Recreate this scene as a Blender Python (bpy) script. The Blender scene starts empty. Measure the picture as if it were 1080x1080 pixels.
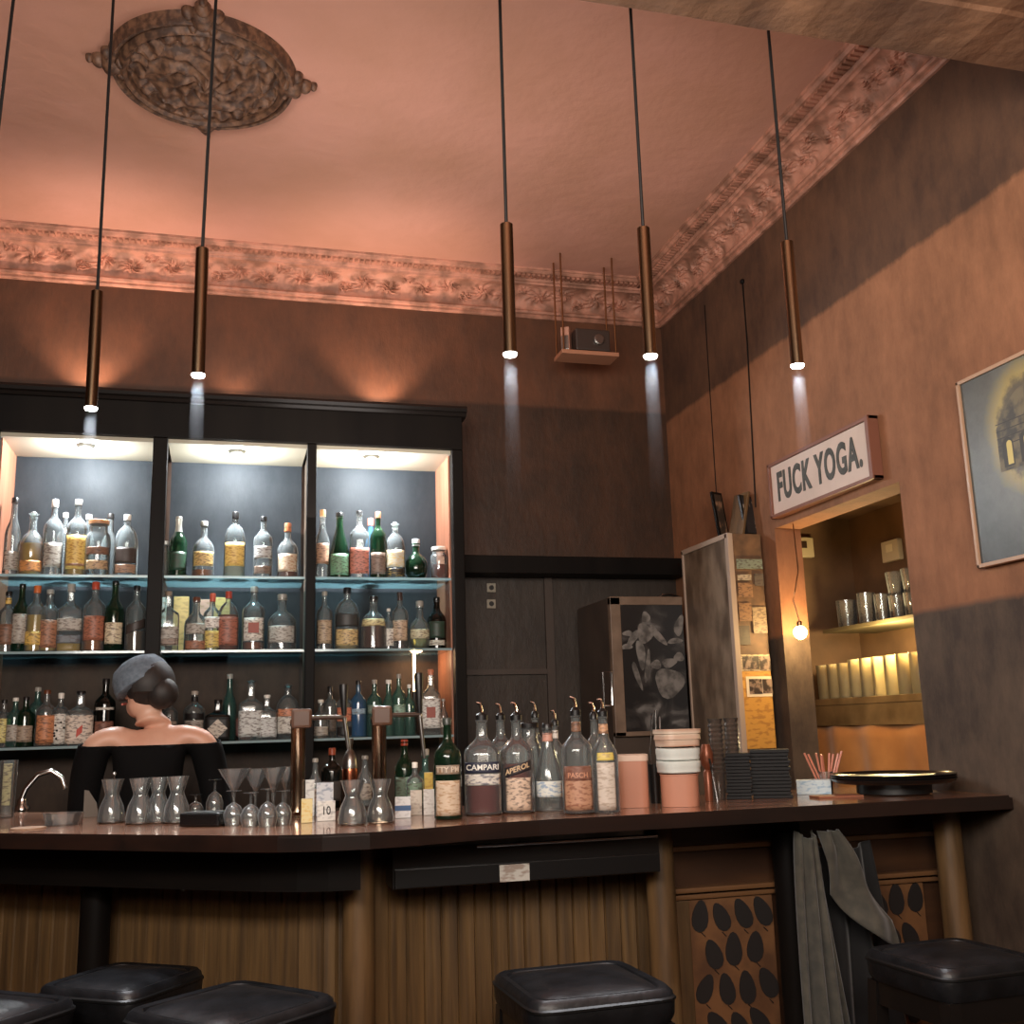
import bpy, bmesh, math, random
from mathutils import Vector, Matrix
random.seed(7)
PI = math.pi
sc = bpy.context.scene
COL = sc.collection

# ------------------------------------------------------------------ camera, world, exposure
CAMZ = 1.35
FPX = 1109.0
def _basis(yaw, pitch, roll):
    cy, sy = math.cos(yaw), math.sin(yaw)
    f = Vector((sy, cy, 0)); r = Vector((cy, -sy, 0)); u = Vector((0, 0, 1))
    f2 = f*math.cos(pitch)+u*math.sin(pitch); u2 = u*math.cos(pitch)-f*math.sin(pitch)
    return r*math.cos(roll)+u2*math.sin(roll), u2*math.cos(roll)-r*math.sin(roll), f2
CR, CU, CF = _basis(math.radians(15.42), math.radians(11.607), math.radians(-1.644))
CC = Vector((0, 0, CAMZ))
cam = bpy.data.cameras.new('camera'); cam_o = bpy.data.objects.new('camera', cam); COL.objects.link(cam_o)
M = Matrix.Identity(4)
for i in range(3):
    M[i][0] = CR[i]; M[i][1] = CU[i]; M[i][2] = -CF[i]; M[i][3] = CC[i]
cam_o.matrix_world = M
cam.sensor_width = 36; cam.lens = FPX/1080*36; cam.clip_start = .05; cam.clip_end = 60
sc.camera = cam_o
vs = sc.view_settings
vs.view_transform = 'Standard'; vs.look = 'None'; vs.gamma = 1; vs.use_curve_mapping = False
vs.exposure = 0.4
sc.cycles.transparent_max_bounces = 40
sc.cycles.max_bounces = 10
sc.cycles.sample_clamp_indirect = 3.0
sc.cycles.caustics_reflective = False; sc.cycles.caustics_refractive = False
w = bpy.data.worlds.new('world'); sc.world = w; w.use_nodes = True
w.node_tree.nodes['Background'].inputs[0].default_value = (.05, .035, .03, 1)
w.node_tree.nodes['Background'].inputs[1].default_value = .3

def light(name, kind, loc, power, color, to=None, **k):
    l = bpy.data.lights.new(name, kind); l.energy = power; l.color = color
    for a, b in k.items(): setattr(l, a, b)
    o = bpy.data.objects.new(name, l); COL.objects.link(o); o.location = loc
    if to is not None:
        o.rotation_euler = (Vector(to)-Vector(loc)).to_track_quat('-Z', 'Y').to_euler()
    return o
WARM = (1, .70, .52)
# added area fills without fixtures, washing the ceiling
light('ceiling_fill', 'AREA', (-.15, .4, 2.2), 95, (1, .92, .85), to=(.9, 1.9, 3.6), shape='RECTANGLE', size=2.4, size_y=.8)
light('ceiling_fill', 'AREA', (.5, 3.85, 2.25), 11, (1, .90, .84), to=(.6, 3.85, 3.6), shape='RECTANGLE', size=2.6, size_y=.5)
# added soft fill behind the camera, standing in for unseen lamps
light('room_fill', 'AREA', (-.3, -1.9, 2.7), 42, (1, .84, .68), to=(.8, 3.2, 1.4), shape='RECTANGLE', size=2.2, size_y=1.2)

def at(x, y, X=None, Y=None, Z=None):
    d = CF*FPX+CR*(x-540)-CU*(y-540)
    if X is not None: t = (X-CC[0])/d[0]
    elif Y is not None: t = (Y-CC[1])/d[1]
    else: t = (Z-CC[2])/d[2]
    return CC+d*t

# ------------------------------------------------------------------ materials
def lin(c):
    return tuple(((v/255)/12.92 if v <= 10.31 else (((v/255)+.055)/1.055)**2.4) for v in c[:3])+(1,)
MATS = {}
def nodes(name):
    m = bpy.data.materials.new(name); m.use_nodes = True
    nt = m.node_tree; nt.nodes.clear()
    out = nt.nodes.new('ShaderNodeOutputMaterial')
    return m, nt, out
def N(nt, t, **k):
    n = nt.nodes.new(t)
    for a, b in k.items():
        if a.startswith('i_'):
            n.inputs[a[2:].replace('_', ' ')].default_value = b
        else: setattr(n, a, b)
    return n
def ramp(nt, fac, stops, interp='LINEAR'):
    r = nt.nodes.new('ShaderNodeValToRGB'); r.color_ramp.interpolation = interp
    e = r.color_ramp.elements
    while len(e) > 1: e.remove(e[-1])
    e[0].position = stops[0][0]; e[0].color = stops[0][1]
    for p, c in stops[1:]:
        q = e.new(p); q.color = c
    nt.links.new(fac, r.inputs[0]); return r
def mat(name, c, rough=.6, metal=0, c2=None, scale=8, detail=5, stretch=(1, 1, 1), bump=0, bscale=None, lo=.35, hi=.65, coat=0, sheen=0, emit=None, estr=0, spec=.5):
    key = name
    if key in MATS: return MATS[key]
    m, nt, out = nodes(name)
    p = N(nt, 'ShaderNodeBsdfPrincipled')
    nt.links.new(p.outputs[0], out.inputs[0])
    p.inputs['Base Color'].default_value = lin(c); p.inputs['Roughness'].default_value = rough
    p.inputs['Metallic'].default_value = metal; p.inputs['Coat Weight'].default_value = coat
    p.inputs['Specular IOR Level'].default_value = spec
    p.inputs['Sheen Weight'].default_value = sheen
    if emit: p.inputs['Emission Color'].default_value = lin(emit); p.inputs['Emission Strength'].default_value = estr
    if c2 is not None or bump:
        tc = N(nt, 'ShaderNodeTexCoord'); mp = N(nt, 'ShaderNodeMapping'); mp.inputs['Scale'].default_value = stretch
        nt.links.new(tc.outputs['Object'], mp.inputs[0])
        no = N(nt, 'ShaderNodeTexNoise', i_Scale=scale, i_Detail=detail); nt.links.new(mp.outputs[0], no.inputs['Vector'])
        if c2 is not None:
            r = ramp(nt, no.outputs[0], [(lo, lin(c)), (hi, lin(c2))]); nt.links.new(r.outputs[0], p.inputs['Base Color'])
        if bump:
            nb = no
            if bscale:
                nb = N(nt, 'ShaderNodeTexNoise', i_Scale=bscale, i_Detail=6); nt.links.new(mp.outputs[0], nb.inputs['Vector'])
            b = N(nt, 'ShaderNodeBump', i_Strength=bump, i_Distance=.02)
            nt.links.new(nb.outputs[0], b.inputs['Height']); nt.links.new(b.outputs[0], p.inputs['Normal'])
    MATS[key] = m; return m
def glass(name, tint=(240, 246, 244), body=.05, gl=1.0, bodyc=(225, 235, 232), edge=.35):
    """thin clear glass: tinted see-through, fresnel reflection, a little light caught in the glass"""
    if name in MATS: return MATS[name]
    m, nt, out = nodes(name)
    tr = N(nt, 'ShaderNodeBsdfTransparent'); tr.inputs[0].default_value = lin(tint)
    gs = N(nt, 'ShaderNodeBsdfGlossy'); gs.inputs['Roughness'].default_value = .10
    df = N(nt, 'ShaderNodeBsdfDiffuse'); df.inputs[0].default_value = lin(bodyc)
    tl = N(nt, 'ShaderNodeBsdfTranslucent'); tl.inputs[0].default_value = lin(bodyc)
    dm = N(nt, 'ShaderNodeMixShader'); dm.inputs[0].default_value = .5
    nt.links.new(df.outputs[0], dm.inputs[1]); nt.links.new(tl.outputs[0], dm.inputs[2])
    lw = N(nt, 'ShaderNodeLayerWeight', i_Blend=.35)
    # glass catches more light where it is seen edge-on (longer path through the wall)
    e = N(nt, 'ShaderNodeMath', operation='MULTIPLY_ADD'); e.inputs[1].default_value = edge; e.inputs[2].default_value = body
    pw = N(nt, 'ShaderNodeMath', operation='POWER'); pw.inputs[1].default_value = 2.2
    nt.links.new(lw.outputs['Facing'], pw.inputs[0]); nt.links.new(pw.outputs[0], e.inputs[0])
    m1 = N(nt, 'ShaderNodeMixShader'); nt.links.new(e.outputs[0], m1.inputs[0])
    nt.links.new(tr.outputs[0], m1.inputs[1]); nt.links.new(dm.outputs[0], m1.inputs[2])
    fr = N(nt, 'ShaderNodeFresnel'); fr.inputs[0].default_value = 1.5
    fm = N(nt, 'ShaderNodeMath', operation='MULTIPLY'); fm.inputs[1].default_value = gl; nt.links.new(fr.outputs[0], fm.inputs[0])
    m2 = N(nt, 'ShaderNodeMixShader'); nt.links.new(fm.outputs[0], m2.inputs[0])
    nt.links.new(m1.outputs[0], m2.inputs[1]); nt.links.new(gs.outputs[0], m2.inputs[2])
    nt.links.new(m2.outputs[0], out.inputs[0]); MATS[name] = m; return m
def liquid(c, dens=.45):
    name = 'liquid_%d_%d_%d' % c
    if name in MATS: return MATS[name]
    m, nt, out = nodes(name)
    tr = N(nt, 'ShaderNodeBsdfTransparent'); tr.inputs[0].default_value = lin(c)
    df = N(nt, 'ShaderNodeBsdfPrincipled'); df.inputs['Base Color'].default_value = lin(c); df.inputs['Roughness'].default_value = .15
    mx = N(nt, 'ShaderNodeMixShader'); mx.inputs[0].default_value = dens
    nt.links.new(tr.outputs[0], mx.inputs[1]); nt.links.new(df.outputs[0], mx.inputs[2]); nt.links.new(mx.outputs[0], out.inputs[0])
    MATS[name] = m; return m
def paper(c, ink=(60, 45, 40), amt=.5, sc_=130):
    name = 'label_%d_%d_%d_%d%d%d' % (tuple(c)+tuple(ink))
    if name in MATS: return MATS[name]
    m, nt, out = nodes(name)
    p = N(nt, 'ShaderNodeBsdfPrincipled'); p.inputs['Roughness'].default_value = .5; nt.links.new(p.outputs[0], out.inputs[0])
    tc = N(nt, 'ShaderNodeTexCoord'); mp = N(nt, 'ShaderNodeMapping'); mp.inputs['Scale'].default_value = (.5, .5, 1.3)
    no = N(nt, 'ShaderNodeTexNoise', i_Scale=sc_, i_Detail=2); nt.links.new(tc.outputs['Object'], mp.inputs[0]); nt.links.new(mp.outputs[0], no.inputs['Vector'])
    b = tuple(c[i]*(1-amt)+ink[i]*amt for i in range(3))
    r = ramp(nt, no.outputs[0], [(.5, lin(c)), (.62, lin(b))]); nt.links.new(r.outputs[0], p.inputs['Base Color'])
    MATS[name] = m; return m

# ------------------------------------------------------------------ mesh helpers
def obj(name, bm, m, parent=None, smooth=False, loc=None):
    me = bpy.data.meshes.new(name); bmesh.ops.recalc_face_normals(bm, faces=bm.faces); bm.to_mesh(me); bm.free()
    for x in (m if isinstance(m, (list, tuple)) else [m]): me.materials.append(x)
    if smooth:
        for p in me.polygons: p.use_smooth = True
        try: me.set_sharp_from_angle(angle=math.radians(42))
        except Exception: pass
    o = bpy.data.objects.new(name, me); COL.objects.link(o)
    if parent is not None: o.parent = parent
    if loc is not None: o.location = loc
    return o
def thing(name, label, cat, loc=(0, 0, 0), rotz=0, group=None):
    o = bpy.data.objects.new(name, None); COL.objects.link(o); o.empty_display_size = .05
    o.location = loc; o.rotation_euler = (0, 0, rotz); o['label'] = label; o['category'] = cat
    if group: o['group'] = group
    return o
def tag(o, label, cat, group=None, kind=None):
    o['label'] = label; o['category'] = cat
    if group: o['group'] = group
    if kind: o['kind'] = kind
    return o
def struct(name, bm, m, **k):
    o = obj(name, bm, m, **k); o['kind'] = 'structure'; return o
def B(): return bmesh.new()
def box(bm, x0, x1, y0, y1, z0, z1, bev=0, mi=0, M_=None):
    vs_ = [bm.verts.new((x, y, z)) for z in (z0, z1) for y in (y0, y1) for x in (x0, x1)]
    fs = [bm.faces.new([vs_[i] for i in f]) for f in ((0, 2, 3, 1), (4, 5, 7, 6), (0, 1, 5, 4), (2, 6, 7, 3), (0, 4, 6, 2), (1, 3, 7, 5))]
    for f in fs: f.material_index = mi
    if M_ is not None: bmesh.ops.transform(bm, matrix=M_, verts=vs_)
    if bev:
        es = list({e for f in fs for e in f.edges})
        bmesh.ops.bevel(bm, geom=es, offset=bev, segments=2, affect='EDGES', profile=.6)
    return bm
def lathe(bm, prof, seg=20, c=(0, 0, 0), n=2, dy=1, mi=0, closed=False):
    """prof: [(r,z)], n: superellipse exponent of the cross section, dy: depth ratio"""
    rings = []
    for r, z in prof:
        if r < 1e-5:
            rings.append([bm.verts.new((c[0], c[1], c[2]+z))]); continue
        R_ = []
        for i in range(seg):
            a = 2*PI*(i+.5)/seg; ca, sa = math.cos(a), math.sin(a)
            k = (abs(ca)**n+abs(sa)**n)**(-1/n) if n != 2 else 1
            R_.append(bm.verts.new((c[0]+r*k*ca, c[1]+r*k*sa*dy, c[2]+z)))
        rings.append(R_)
    for a, b in zip(rings, rings[1:]):
        if len(a) == 1 and len(b) == 1: continue
        for i in range(seg):
            j = (i+1) % seg
            if len(a) == 1: f = bm.faces.new((a[0], b[j], b[i]))
            elif len(b) == 1: f = bm.faces.new((a[i], a[j], b[0]))
            else: f = bm.faces.new((a[i], a[j], b[j], b[i]))
            f.material_index = mi
    if not closed:
        for R_ in (rings[0], rings[-1]):
            if len(R_) > 1:
                f = bm.faces.new(R_); f.material_index = mi
    return bm
def tube(bm, pts, r, seg=8, mi=0):
    pts = [Vector(p) for p in pts]; rings = []
    up = Vector((0, 0, 1))
    for i, p in enumerate(pts):
        d = (pts[min(i+1, len(pts)-1)]-pts[max(i-1, 0)]).normalized()
        a = d.cross(up)
        if a.length < .05: a = d.cross(Vector((1, 0, 0)))
        a.normalize(); b = d.cross(a)
        rr = r[i] if isinstance(r, (list, tuple)) else r
        rings.append([bm.verts.new(p+a*rr*math.cos(2*PI*k/seg)+b*rr*math.sin(2*PI*k/seg)) for k in range(seg)])
    for A, B_ in zip(rings, rings[1:]):
        for i in range(seg):
            j = (i+1) % seg
            bm.faces.new((A[i], A[j], B_[j], B_[i])).material_index = mi
    bm.faces.new(rings[0]).material_index = mi; bm.faces.new(rings[-1]).material_index = mi
    return bm
def sphere(bm, c, r, sx=1, sy=1, sz=1, u=12, v=8, mi=0):
    prof = [(0 if k in (0, v) else r*math.sin(PI*k/v), -r*sz*math.cos(PI*k/v)) for k in range(v+1)]
    b2 = [(a*sx, z) for a, z in prof]
    return lathe(bm, b2, u, c, dy=sy/sx, mi=mi)
def prism(bm, poly, z0, z1, mi=0):
    a = [bm.verts.new((x, y, z0)) for x, y in poly]; b = [bm.verts.new((x, y, z1)) for x, y in poly]
    n = len(poly)
    bm.faces.new(a).material_index = mi; bm.faces.new(b).material_index = mi
    for i in range(n): bm.faces.new((a[i], a[(i+1) % n], b[(i+1) % n], b[i])).material_index = mi
    return bm
def grid(bm, nu, nv, fn, mi=0, wrap=False):
    V = [[bm.verts.new(fn(i/(nu), j/(nv))) for i in range(nu+1)] for j in range(nv+1)]
    for j in range(nv):
        for i in range(nu):
            bm.faces.new((V[j][i], V[j][i+1], V[j+1][i+1], V[j+1][i])).material_index = mi
    return bm
def solid(o, t=.002, off=-1):
    s = o.modifiers.new('thickness', 'SOLIDIFY'); s.thickness = t; s.offset = off; return o
def text_bm(s, size, depth=.001, bold=0.0, space=1.0):
    cu = bpy.data.curves.new('lettering', 'FONT'); cu.body = s; cu.size = size; cu.extrude = depth; cu.offset = bold
    cu.space_character = space; cu.align_x = 'CENTER'; cu.align_y = 'CENTER'; cu.resolution_u = 4
    t = bpy.data.objects.new('lettering', cu); COL.objects.link(t)
    bpy.context.view_layer.update()
    me = bpy.data.meshes.new_from_object(t.evaluated_get(bpy.context.evaluated_depsgraph_get()))
    bm = bmesh.new(); bm.from_mesh(me)
    bpy.data.objects.remove(t); bpy.data.curves.remove(cu); bpy.data.meshes.remove(me)
    return bm
def face_cam(p): return math.atan2(-p[0], p[1])

# ------------------------------------------------------------------ structure
YB, XR, ZC = 4.9, 2.204, 3.6
XL, YN = -3.0, -3.2
def wall_mat(name, zones, rough=.75, bump=.25, streak=True, spec=.4):
    """painted plaster or boards whose colours change at given heights; zones: [(z_low, colour_a, colour_b)] bottom to top"""
    m, nt, out = nodes(name)
    p = N(nt, 'ShaderNodeBsdfPrincipled'); p.inputs['Roughness'].default_value = rough; nt.links.new(p.outputs[0], out.inputs[0])
    p.inputs['Specular IOR Level'].default_value = spec
    tc = N(nt, 'ShaderNodeTexCoord')
    n1 = N(nt, 'ShaderNodeTexNoise', i_Scale=3.5, i_Detail=8, i_Roughness=.62); nt.links.new(tc.outputs['Object'], n1.inputs['Vector'])
    mp = N(nt, 'ShaderNodeMapping'); mp.inputs['Scale'].default_value = (6, 6, 2.4); nt.links.new(tc.outputs['Object'], mp.inputs[0])
    n2 = N(nt, 'ShaderNodeTexNoise', i_Scale=2.2, i_Detail=8, i_Roughness=.7); nt.links.new(mp.outputs[0], n2.inputs['Vector'])
    av = N(nt, 'ShaderNodeMath', operation='ADD'); nt.links.new(n1.outputs[0], av.inputs[0]); nt.links.new(n2.outputs[0], av.inputs[1])
    hf = N(nt, 'ShaderNodeMath', operation='MULTIPLY'); hf.inputs[1].default_value = .5; nt.links.new(av.outputs[0], hf.inputs[0])
    sx = N(nt, 'ShaderNodeSeparateXYZ'); nt.links.new(tc.outputs['Object'], sx.inputs[0])
    wob = N(nt, 'ShaderNodeMath', operation='MULTIPLY_ADD'); wob.inputs[1].default_value = .03; nt.links.new(n2.outputs[0], wob.inputs[0]); nt.links.new(sx.outputs[2], wob.inputs[2])
    col = None
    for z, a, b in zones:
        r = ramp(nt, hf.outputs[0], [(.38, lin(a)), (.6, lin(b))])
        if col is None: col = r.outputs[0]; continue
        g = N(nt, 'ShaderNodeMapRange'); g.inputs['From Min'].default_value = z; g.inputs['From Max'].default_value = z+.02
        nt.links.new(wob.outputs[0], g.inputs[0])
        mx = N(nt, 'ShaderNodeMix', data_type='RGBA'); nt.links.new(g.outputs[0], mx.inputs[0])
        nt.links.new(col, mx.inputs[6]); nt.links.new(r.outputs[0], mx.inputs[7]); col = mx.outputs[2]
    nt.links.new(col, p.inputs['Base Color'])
    b = N(nt, 'ShaderNodeBump', i_Strength=bump, i_Distance=.03); nt.links.new(hf.outputs[0], b.inputs['Height']); nt.links.new(b.outputs[0], p.inputs['Normal'])
    return m
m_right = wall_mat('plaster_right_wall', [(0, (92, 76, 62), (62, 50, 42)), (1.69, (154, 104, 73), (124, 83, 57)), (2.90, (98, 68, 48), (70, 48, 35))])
m_back = wall_mat('plaster_back_wall', [(0, (64, 54, 46), (50, 42, 36)), (2.12, (74, 48, 32), (54, 37, 26)), (2.95, (104, 66, 45), (82, 54, 38))], rough=.5)
m_ceil = mat('ceiling_plaster', (206, 150, 130), .7, c2=(190, 138, 114), scale=1.6, detail=8, bump=.35, bscale=9)
m_stucco = mat('stucco_moulding', (196, 138, 114), .6, c2=(140, 98, 78), scale=14, detail=6, lo=.4, hi=.62)
m_floor = mat('floor_boards', (62, 44, 32), .5, c2=(44, 31, 23), scale=3, stretch=(1, 8, 1))
m_dull = mat('dim_plaster', (110, 76, 58), .85, c2=(92, 64, 50), scale=2)

b = B(); box(b, XL-.1, XR+1.2, YN-.1, YB+.1, -.08, 0); struct('floor', b, m_floor)
b = B(); box(b, XL-.1, XR+1.2, YN-.1, YB+.1, ZC, ZC+.1); struct('ceiling', b, m_ceil)
b = B(); box(b, XL-.1, XR+1.2, YB, YB+.1, 0, ZC); struct('wall_back', b, m_back)
b = B(); box(b, XL-.1, XL, YN, YB, 0, ZC); struct('wall_left', b, m_dull)
b = B(); box(b, XL-.1, XR+.12, YN-.1, YN, 0, ZC); struct('wall_near', b, m_dull)
# right wall with the opening to the side room
OY0, OY1, OZ = 3.02, 3.875, 2.135
b = B(); box(b, XR, XR+.12, YN, OY0, 0, ZC); box(b, XR, XR+.12, OY1, YB, 0, ZC); box(b, XR, XR+.12, OY0, OY1, OZ, ZC)
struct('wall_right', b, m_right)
# side room behind the opening
m_nook = mat('nook_plaster', (112, 84, 58), .7, c2=(88, 66, 46), scale=5, bump=.2)
NX, NY0, NY1, NZ = 3.05, 2.3, 4.62, 2.34
b = B(); box(b, NX, NX+.1, NY0, NY1, 0, NZ); struct('wall_nook_back', b, m_nook)
b = B(); box(b, XR+.12, NX+.1, NY1, NY1+.1, 0, NZ); struct('wall_nook_far', b, m_nook)
b = B(); box(b, XR+.12, NX+.1, NY0-.1, NY0, 0, NZ); struct('wall_nook_near', b, m_nook)
b = B(); box(b, XR+.12, NX+.1, NY0-.1, NY1+.1, NZ, NZ+.08); struct('ceiling_nook', b, m_nook)
# plastered beam across the room
m_beam = mat('beam_plaster', (120, 84, 58), .8, c2=(88, 60, 42), scale=4, detail=8, bump=.6, bscale=14)
b = B()
def beamf(u, v):
    x = XL+(XR-XL)*u
    pts = [(2.062, ZC), (2.062, 3.04), (2.048, 3.02), (1.86, 3.015), (1.85, 3.022), (1.5, 3.02), (1.48, 3.04), (1.48, ZC)]
    y, z = pts[round(v*7)]
    k = .006*math.sin(x*17)+.004*math.sin(x*41+1)
    return (x, y+k, z+(0 if z > 3.5 else k*.7))
grid(b, 120, 7, beamf); struct('trim_1', b, m_beam)

# --- cornice: real relief of dentils, scrollwork and mouldings
def scroll(u, v):
    """height of the acanthus scroll ornament; u along the wall in metres, v 0..1 across the frieze"""
    P_ = .30; k = math.floor(u/P_); s = 1 if k % 2 else -1
    x = (u/P_-k-.5)*1.9; y = (v-.5)*1.5*s
    h = 0
    for cx, cy, sc2, tw in ((-.25, .05, .5, 1), (.55, -.2, .42, -1), (-.8, -.35, .3, -1)):
        dx, dy = x-cx, y-cy; r = math.hypot(dx, dy)/sc2; a = math.atan2(dy, dx)*tw
        e = math.exp(-(r*1.15)**4)
        h = max(h, e*(.55+.45*math.cos(9*a+6*r))*(.35+.65*abs(math.sin(3.3*r+a*.5))))
    h += .15*math.sin(u*47)*math.sin(v*9)
    edge = min(1, min(v, 1-v)*7)
    return h*edge
def cornice(name, p0, d, n, L):
    """p0: start where wall meets ceiling; d along wall; n out of the wall"""
    p0, d, n = Vector(p0), Vector(d), Vector(n); D = Vector((0, 0, -1))
    bm = B()
    # profile (out, down): lower moulding, coved frieze, upper mouldings on the ceiling
    low = [(0, .185), (.012, .185), (.018, .178), (.018, .168), (.03, .165), (.034, .155), (.03, .147), (.022, .145)]
    up = [(.128, .052), (.132, .042), (.14, .04), (.146, .03), (.15, .026), (.2, .024), (.206, .018), (.21, .012), (.216, .01), (.218, 0)]
    def place(t, o, z): return tuple(p0+d*t+n*o+D*z)
    for prof in (low, up):
        grid(bm, 1, len(prof)-1, lambda u, v: place(u*L, *prof[round(v*(len(prof)-1))]))
    nu = int(L/.0075)
    def fr(u, v):
        a = v*PI/2
        o = .022+.106*(1-math.cos(a)); z = .145-.093*math.sin(a)
        h = scroll(u*L, v)*.016
        return place(u*L, o+h*math.cos(a)*.9+h*.2, z+h*math.sin(a)*.9+h*.3)
    grid(bm, nu, 22, fr)
    k = 0
    while k*.026 < L:
        t = k*.026
        q = [place(t+a, o, z) for z in (.018, .034) for o in (.155, .192) for a in (0, .015)]
        vs_ = [bm.verts.new(x) for x in q]
        for f in ((0, 2, 3, 1), (4, 5, 7, 6), (0, 1, 5, 4), (2, 6, 7, 3), (0, 4, 6, 2), (1, 3, 7, 5)): bm.faces.new([vs_[i] for i in f])
        k += 1
    o = struct(name, bm, m_stucco)
    return o
cornice('trim_2', (-2.2, YB, ZC), (1, 0, 0), (0, -1, 0), XR+2.2)
cornice('trim_3', (XR, 2.0, ZC), (0, 1, 0), (-1, 0, 0), YB-2.0)

# --- ceiling rosette
m_ros = mat('aged_bronze_stucco', (122, 88, 66), .55, c2=(72, 50, 38), scale=40, detail=4, lo=.38, hi=.6, bump=.2)
def rosette(cx, cy):
    t = thing('ceiling_rosette', 'round brown stucco rosette with scrollwork and four finials on the pink ceiling', 'ceiling rosette', (cx, cy, ZC))
    b = B(); n_r, n_a = 46, 180
    def f(u, v):
        r = v*.262; a = u*2*PI
        s = r/.262
        h = .03+.03*(1-s*s)
        pet = math.cos(4*a)*.5+.5
        h += .012*math.cos(8*a+18*s)*math.sin(PI*min(1, s*1.05))+.010*math.sin(26*s+2*math.sin(4*a))*(.4+.6*pet)
        h += .008*math.cos(24*a)*(1 if .72 < s < .93 else 0)
        if s < .12: h += .02*math.cos(s/.12*PI/2)
        return (r*math.cos(a), r*math.sin(a), -h)
    grid(b, n_a, n_r, f)
    obj('relief_panel', b, m_ros, t)
    b = B(); prof = [(.25, 0), (.252, -.045), (.262, -.055), (.272, -.048), (.278, -.03), (.284, -.03), (.29, -.042), (.300, -.044), (.306, -.03), (.308, -.012), (.313, 0)]
    lathe(b, [(r, z) for r, z in prof], 90, closed=True)
    obj('ring_moulding', b, m_ros, t, smooth=True)
    for k in range(4):
        a = k*PI/2; ca, sa = math.cos(a), math.sin(a); b = B()
        for (r, w_, s_, d_) in ((.295, 0, .046, .05), (.34, 0, .026, .035), (.37, 0, .014, .022), (.31, .045, .022, .03), (.31, -.045, .022, .03), (.27, .03, .022, .05), (.27, -.03, .022, .05)):
            x = r*ca-w_*sa; y = r*sa+w_*ca
            sphere(b, (x, y, -.006), s_, sz=d_/s_, u=12, v=8)
        obj('finial', b, m_ros, t, smooth=True)
rosette(-.118, 3.39)

# ------------------------------------------------------------------ wood and metal
m_darkwood = mat('dark_stained_wood', (24, 20, 17), .5, c2=(15, 12, 11), scale=6, stretch=(1, 1, .15), spec=.1)
m_brownwood = mat('brown_wood', (84, 60, 40), .5, c2=(60, 42, 28), scale=7, stretch=(6, 6, .5), bump=.15)
m_beads = mat('beadboard_pine', (114, 86, 52), .5, c2=(80, 60, 38), scale=5, stretch=(9, 9, .5), detail=7, bump=.2)
m_post = mat('round_post_wood', (112, 84, 52), .5, c2=(76, 56, 34), scale=5, stretch=(5, 5, .6), detail=7, bump=.2)
m_bartop = mat('lacquered_bar_top', (36, 21, 15), .3, c2=(22, 14, 11), scale=4, stretch=(.5, 4, 4), coat=1)
m_chrome = mat('polished_chrome', (205, 205, 205), .14, 1)
m_brass = mat('brushed_bronze', (150, 112, 80), .3, 1)
m_black = mat('black_plastic', (18, 18, 18), .4)
m_copper = mat('copper', (186, 112, 82), .25, 1)
m_steel = mat('brushed_steel', (150, 148, 144), .3, 1)
g_clear = glass('clear_glass')
g_bottle = glass('bottle_glass', (243, 248, 246), .11, 1.6, (240, 248, 250), .9)
g_green = glass('green_glass', (90, 140, 105), .18, 1.3, (60, 110, 80), .5)
g_dark = glass('dark_glass', (60, 60, 50), .3, 1.3, (40, 46, 40), .5)
g_aqua = glass('aqua_glass', (170, 215, 205), .16, 1.3, (150, 205, 195), .5)
g_blue = glass('blue_glass', (110, 165, 205), .3, 1.3, (120, 175, 215), .5)
g_ware = glass('drinking_glass', (246, 249, 248), .07, 1.9, (245, 250, 250), 1.3)
g_shelf = glass('shelf_glass', (215, 235, 236), .30, 1.2, (165, 205, 215), .3)
g_edge = glass('shelf_edge_glass', (205, 228, 228), .9, 1.2, (205, 235, 240), .05)
GL = {'c': g_bottle, 'g': g_green, 'k': g_dark, 'a': g_aqua, 'b': g_blue}
m_shelf_edge = mat('frosted_shelf_edge', (190, 225, 228), .3)

# ------------------------------------------------------------------ back bar cabinet
CY0, CY1 = 4.5, 4.88
bays = [(-.905, -.312), (-.253, .327), (.366, .968)]
SH = [2.012, 1.702, 1.330]
cab = thing('display_cabinet', 'tall black three-bay bottle cabinet with glass shelves against the back wall', 'cabinet', (0, CY0, 1.0))
def cpart(name, bm, m, **k):
    for v in bm.verts: v.co -= Vector((0, CY0, 1.0))
    return obj(name, bm, m, cab, **k)
for x0, x1 in ((-.965, -.905), (-.312, -.253), (.327, .366), (.968, 1.018)):
    b = B(); box(b, x0, x1, CY0, CY0+.06, 1.0, 2.59, .004); cpart('stile', b, m_darkwood)
b = B(); box(b, -.965, 1.018, CY0, CY1, 2.592, 2.745, .004); cpart('header', b, m_darkwood)
b = B()
cr = [(CY0+.02, 2.74), (CY0-.01, 2.745), (CY0-.018, 2.757), (CY0-.03, 2.762), (CY0-.036, 2.775), (CY0-.03, 2.787), (CY0+.03, 2.79), (CY0+.03, 2.765), (CY1, 2.765), (CY1, 2.74)]
va = [b.verts.new((-.98, y, z)) for y, z in cr]; vb = [b.verts.new((1.035, y, z)) for y, z in cr]
for i in range(len(cr)): b.faces.new((va[i], va[(i+1) % len(cr)], vb[(i+1) % len(cr)], vb[i]))
b.faces.new(va); b.faces.new(vb)
cpart('crown_moulding', b, mat('polished_black_wood', (26, 22, 20), .3, spec=.3))
m_side = mat('bare_reddish_wood', (176, 118, 92), .4, c2=(150, 96, 72), scale=4, stretch=(8, 8, .5))
for x0, x1 in ((-.965, -.9), (.962, 1.018)):
    b = B(); box(b, x0, x1, CY0+.06, CY1, 1.0, 2.592); cpart('side_panel', b, [m_side])
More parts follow.
